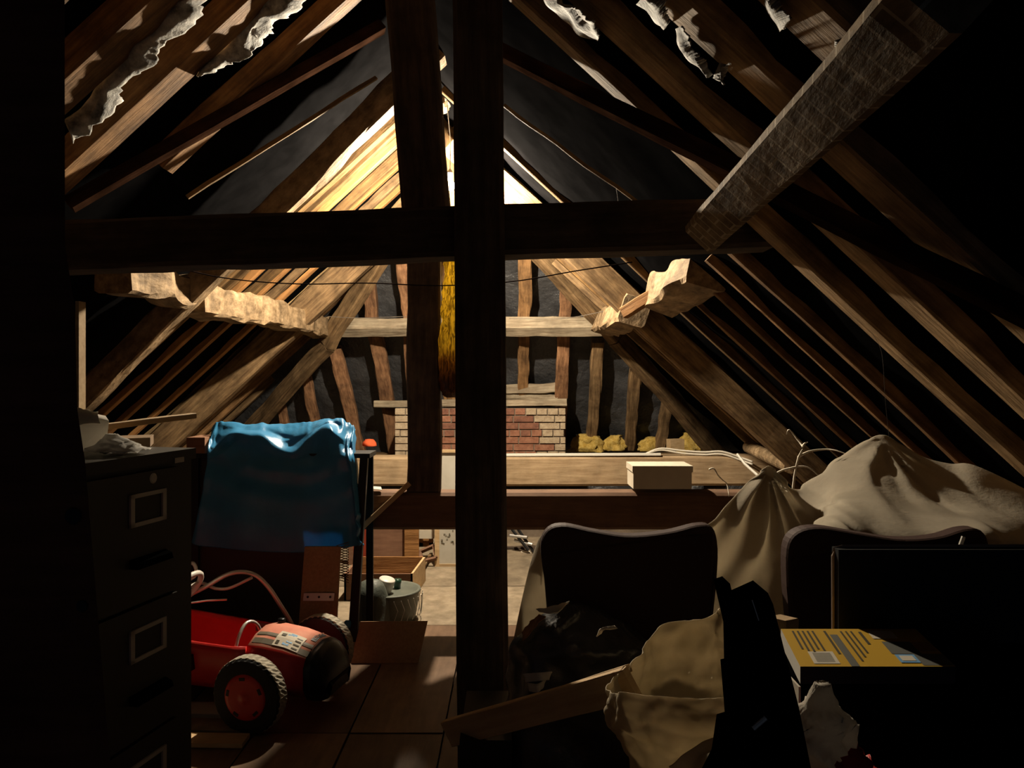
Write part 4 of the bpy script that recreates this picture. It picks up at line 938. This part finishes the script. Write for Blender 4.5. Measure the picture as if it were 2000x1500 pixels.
low1 = [P(1190, 1400, 1.76), P(1222, 1420, 1.62), P(1300, 1430, 1.56), P(1400, 1430, 1.56), P(1480, 1420, 1.64), P(1500, 1390, 1.80), P(1460, 1340, 1.92), P(1420, 1330, 1.95), P(1380, 1340, 1.97), P(1300, 1350, 1.98), P(1230, 1370, 1.90)]
low2 = [P(1235, 1500, 1.76), P(1255, 1530, 1.64), P(1320, 1545, 1.58), P(1400, 1545, 1.58), P(1480, 1530, 1.64), P(1500, 1500, 1.78), P(1460, 1480, 1.9), P(1420, 1470, 1.93), P(1380, 1470, 1.95), P(1300, 1470, 1.95), P(1250, 1480, 1.88)]
low3 = [Vector((p.x, p.y, .003)) for p in low2]
open_sack('paper_sack', mouth, [low1, low2, low3], SACKM, 'cream paper sack gaping open in front of the first chair', 2.2, .02)
g = cloth_grid([[P(1305, 1495, 1.5), P(1320, 1540, 1.5), P(1330, 1620, 1.5)], [P(1360, 1462, 1.52), P(1380, 1510, 1.46), P(1380, 1620, 1.46)], [P(1425, 1425, 1.54), P(1435, 1480, 1.46), P(1430, 1620, 1.46)]], 26, 18)
g = ruffle(g, .012, 14, 5.5, True); mb = MB(); mb.grid(g); tag(build('paper_sack', mb, SACKM, smooth=True, solid=.002), 'lower pale paper sack flap at the bottom in front', 'sack')
# black bag
bg = thing('plastic_bag', 'shiny black plastic bag heaped in front of the first chair', 'bag', P(1130, 1400, 2.30)-Vector((0, 0, .4)))
mound('bag_body', [(1178, 1100, 1118), (1196, 1072, 1160), (1222, 1040, 1212), (1260, 1012, 1272), (1310, 1000, 1290), (1380, 998, 1292), (1560, 1000, 1290), (1700, 1010, 1270)], 2.30, .11, BAGM, amp=.030, freq=6.5, ridge=True, parent=bg, n=70, nv=60, seed=4)
def flap(pts, mat, par, name='fold', th=.003, amp=.004):
    g = ruffle(cloth_grid(pts, 14, 10), amp, 30, len(pts)*1.1, True); mb = MB(); mb.grid(g); return build(name, mb, mat, par, smooth=True, solid=th)
flap([[P(1048, 1190, 2.0), P(1056, 1196, 1.99)], [P(1075, 1186, 1.99), P(1080, 1198, 1.97)], [P(1112, 1174, 2.03), P(1098, 1192, 1.98)]], CREAM, bg, 'pale_rim')
flap([[P(1166, 1244, 1.96), P(1170, 1236, 1.96)], [P(1172, 1228, 1.95), P(1182, 1230, 1.95)], [P(1200, 1222, 1.97), P(1206, 1228, 1.97)]], CREAM, bg, 'pale_fold')
flap([[P(1022, 1316, 1.98), P(1028, 1332, 1.97)], [P(1050, 1314, 1.95), P(1054, 1330, 1.94)], [P(1078, 1312, 1.96), P(1072, 1328, 1.95)]], WHITE, bg, 'white_fold')
flap([[P(1032, 1334, 1.96), P(1034, 1350, 1.96)], [P(1048, 1336, 1.93), P(1048, 1352, 1.93)], [P(1068, 1326, 1.95), P(1058, 1346, 1.94)]], WHITE, bg, 'white_fold')
flap([[P(1020, 1235, 2.14), P(1022, 1252, 2.12)], [P(1040, 1212, 2.1), P(1048, 1222, 2.06)], [P(1052, 1200, 2.06), P(1066, 1204, 2.02)]], ORNG, bg, 'brown_fold')
# lower grey bag with red print
mound_o = mound('printed_bag', [(1336, 1602, 1614), (1360, 1586, 1628), (1400, 1560, 1640), (1420, 1550, 1646), (1455, 1545, 1650), (1500, 1550, 1682), (1600, 1555, 1700), (2600, 1560, 1700)], .93, .035, GREYBAG, amp=.022, freq=18, ridge=True, n=50, nv=44, seed=9, mats=[GREYBAG, REDP])
tag(mound_o, 'crumpled grey paper bag with a red corner at the bottom right', 'bag')
me = mound_o.data
for pg in me.polygons:
    c = pg.center+ORG[mound_o.name]; px = CX+F*c.x/c.y; py = CY-F*(c.z-EYE)/c.y
    pg.material_index = 1 if py > 1500-(px-1625)*.9 and px > 1615 else 0
# planks
mb = MB(); mb.box((P(902, 0, 2.3).x, 2.20, .003), (P(1000, 0, 2.3).x, 2.55, P(0, 1446, 2.2).z)); tag(build('dark_crate', mb, BLACK), 'black crate under the left end of the long plank', 'crate')
tag(beam('long_plank', P(876, 1432, 2.30), P(1236, 1334, 1.84), .022, .08, PINE, up=(0, -.25, 1), rough=.001, seg=6), 'long pale plank sloping up from the floor by the central post', 'plank')
tag(beam('pine_batten', P(1036, 1368, 2.12), P(1226, 1306, 1.88), .03, .02, PINE, up=(0, 0, 1), rough=.001, seg=4), 'pine batten lying along the top of the long plank', 'batten')
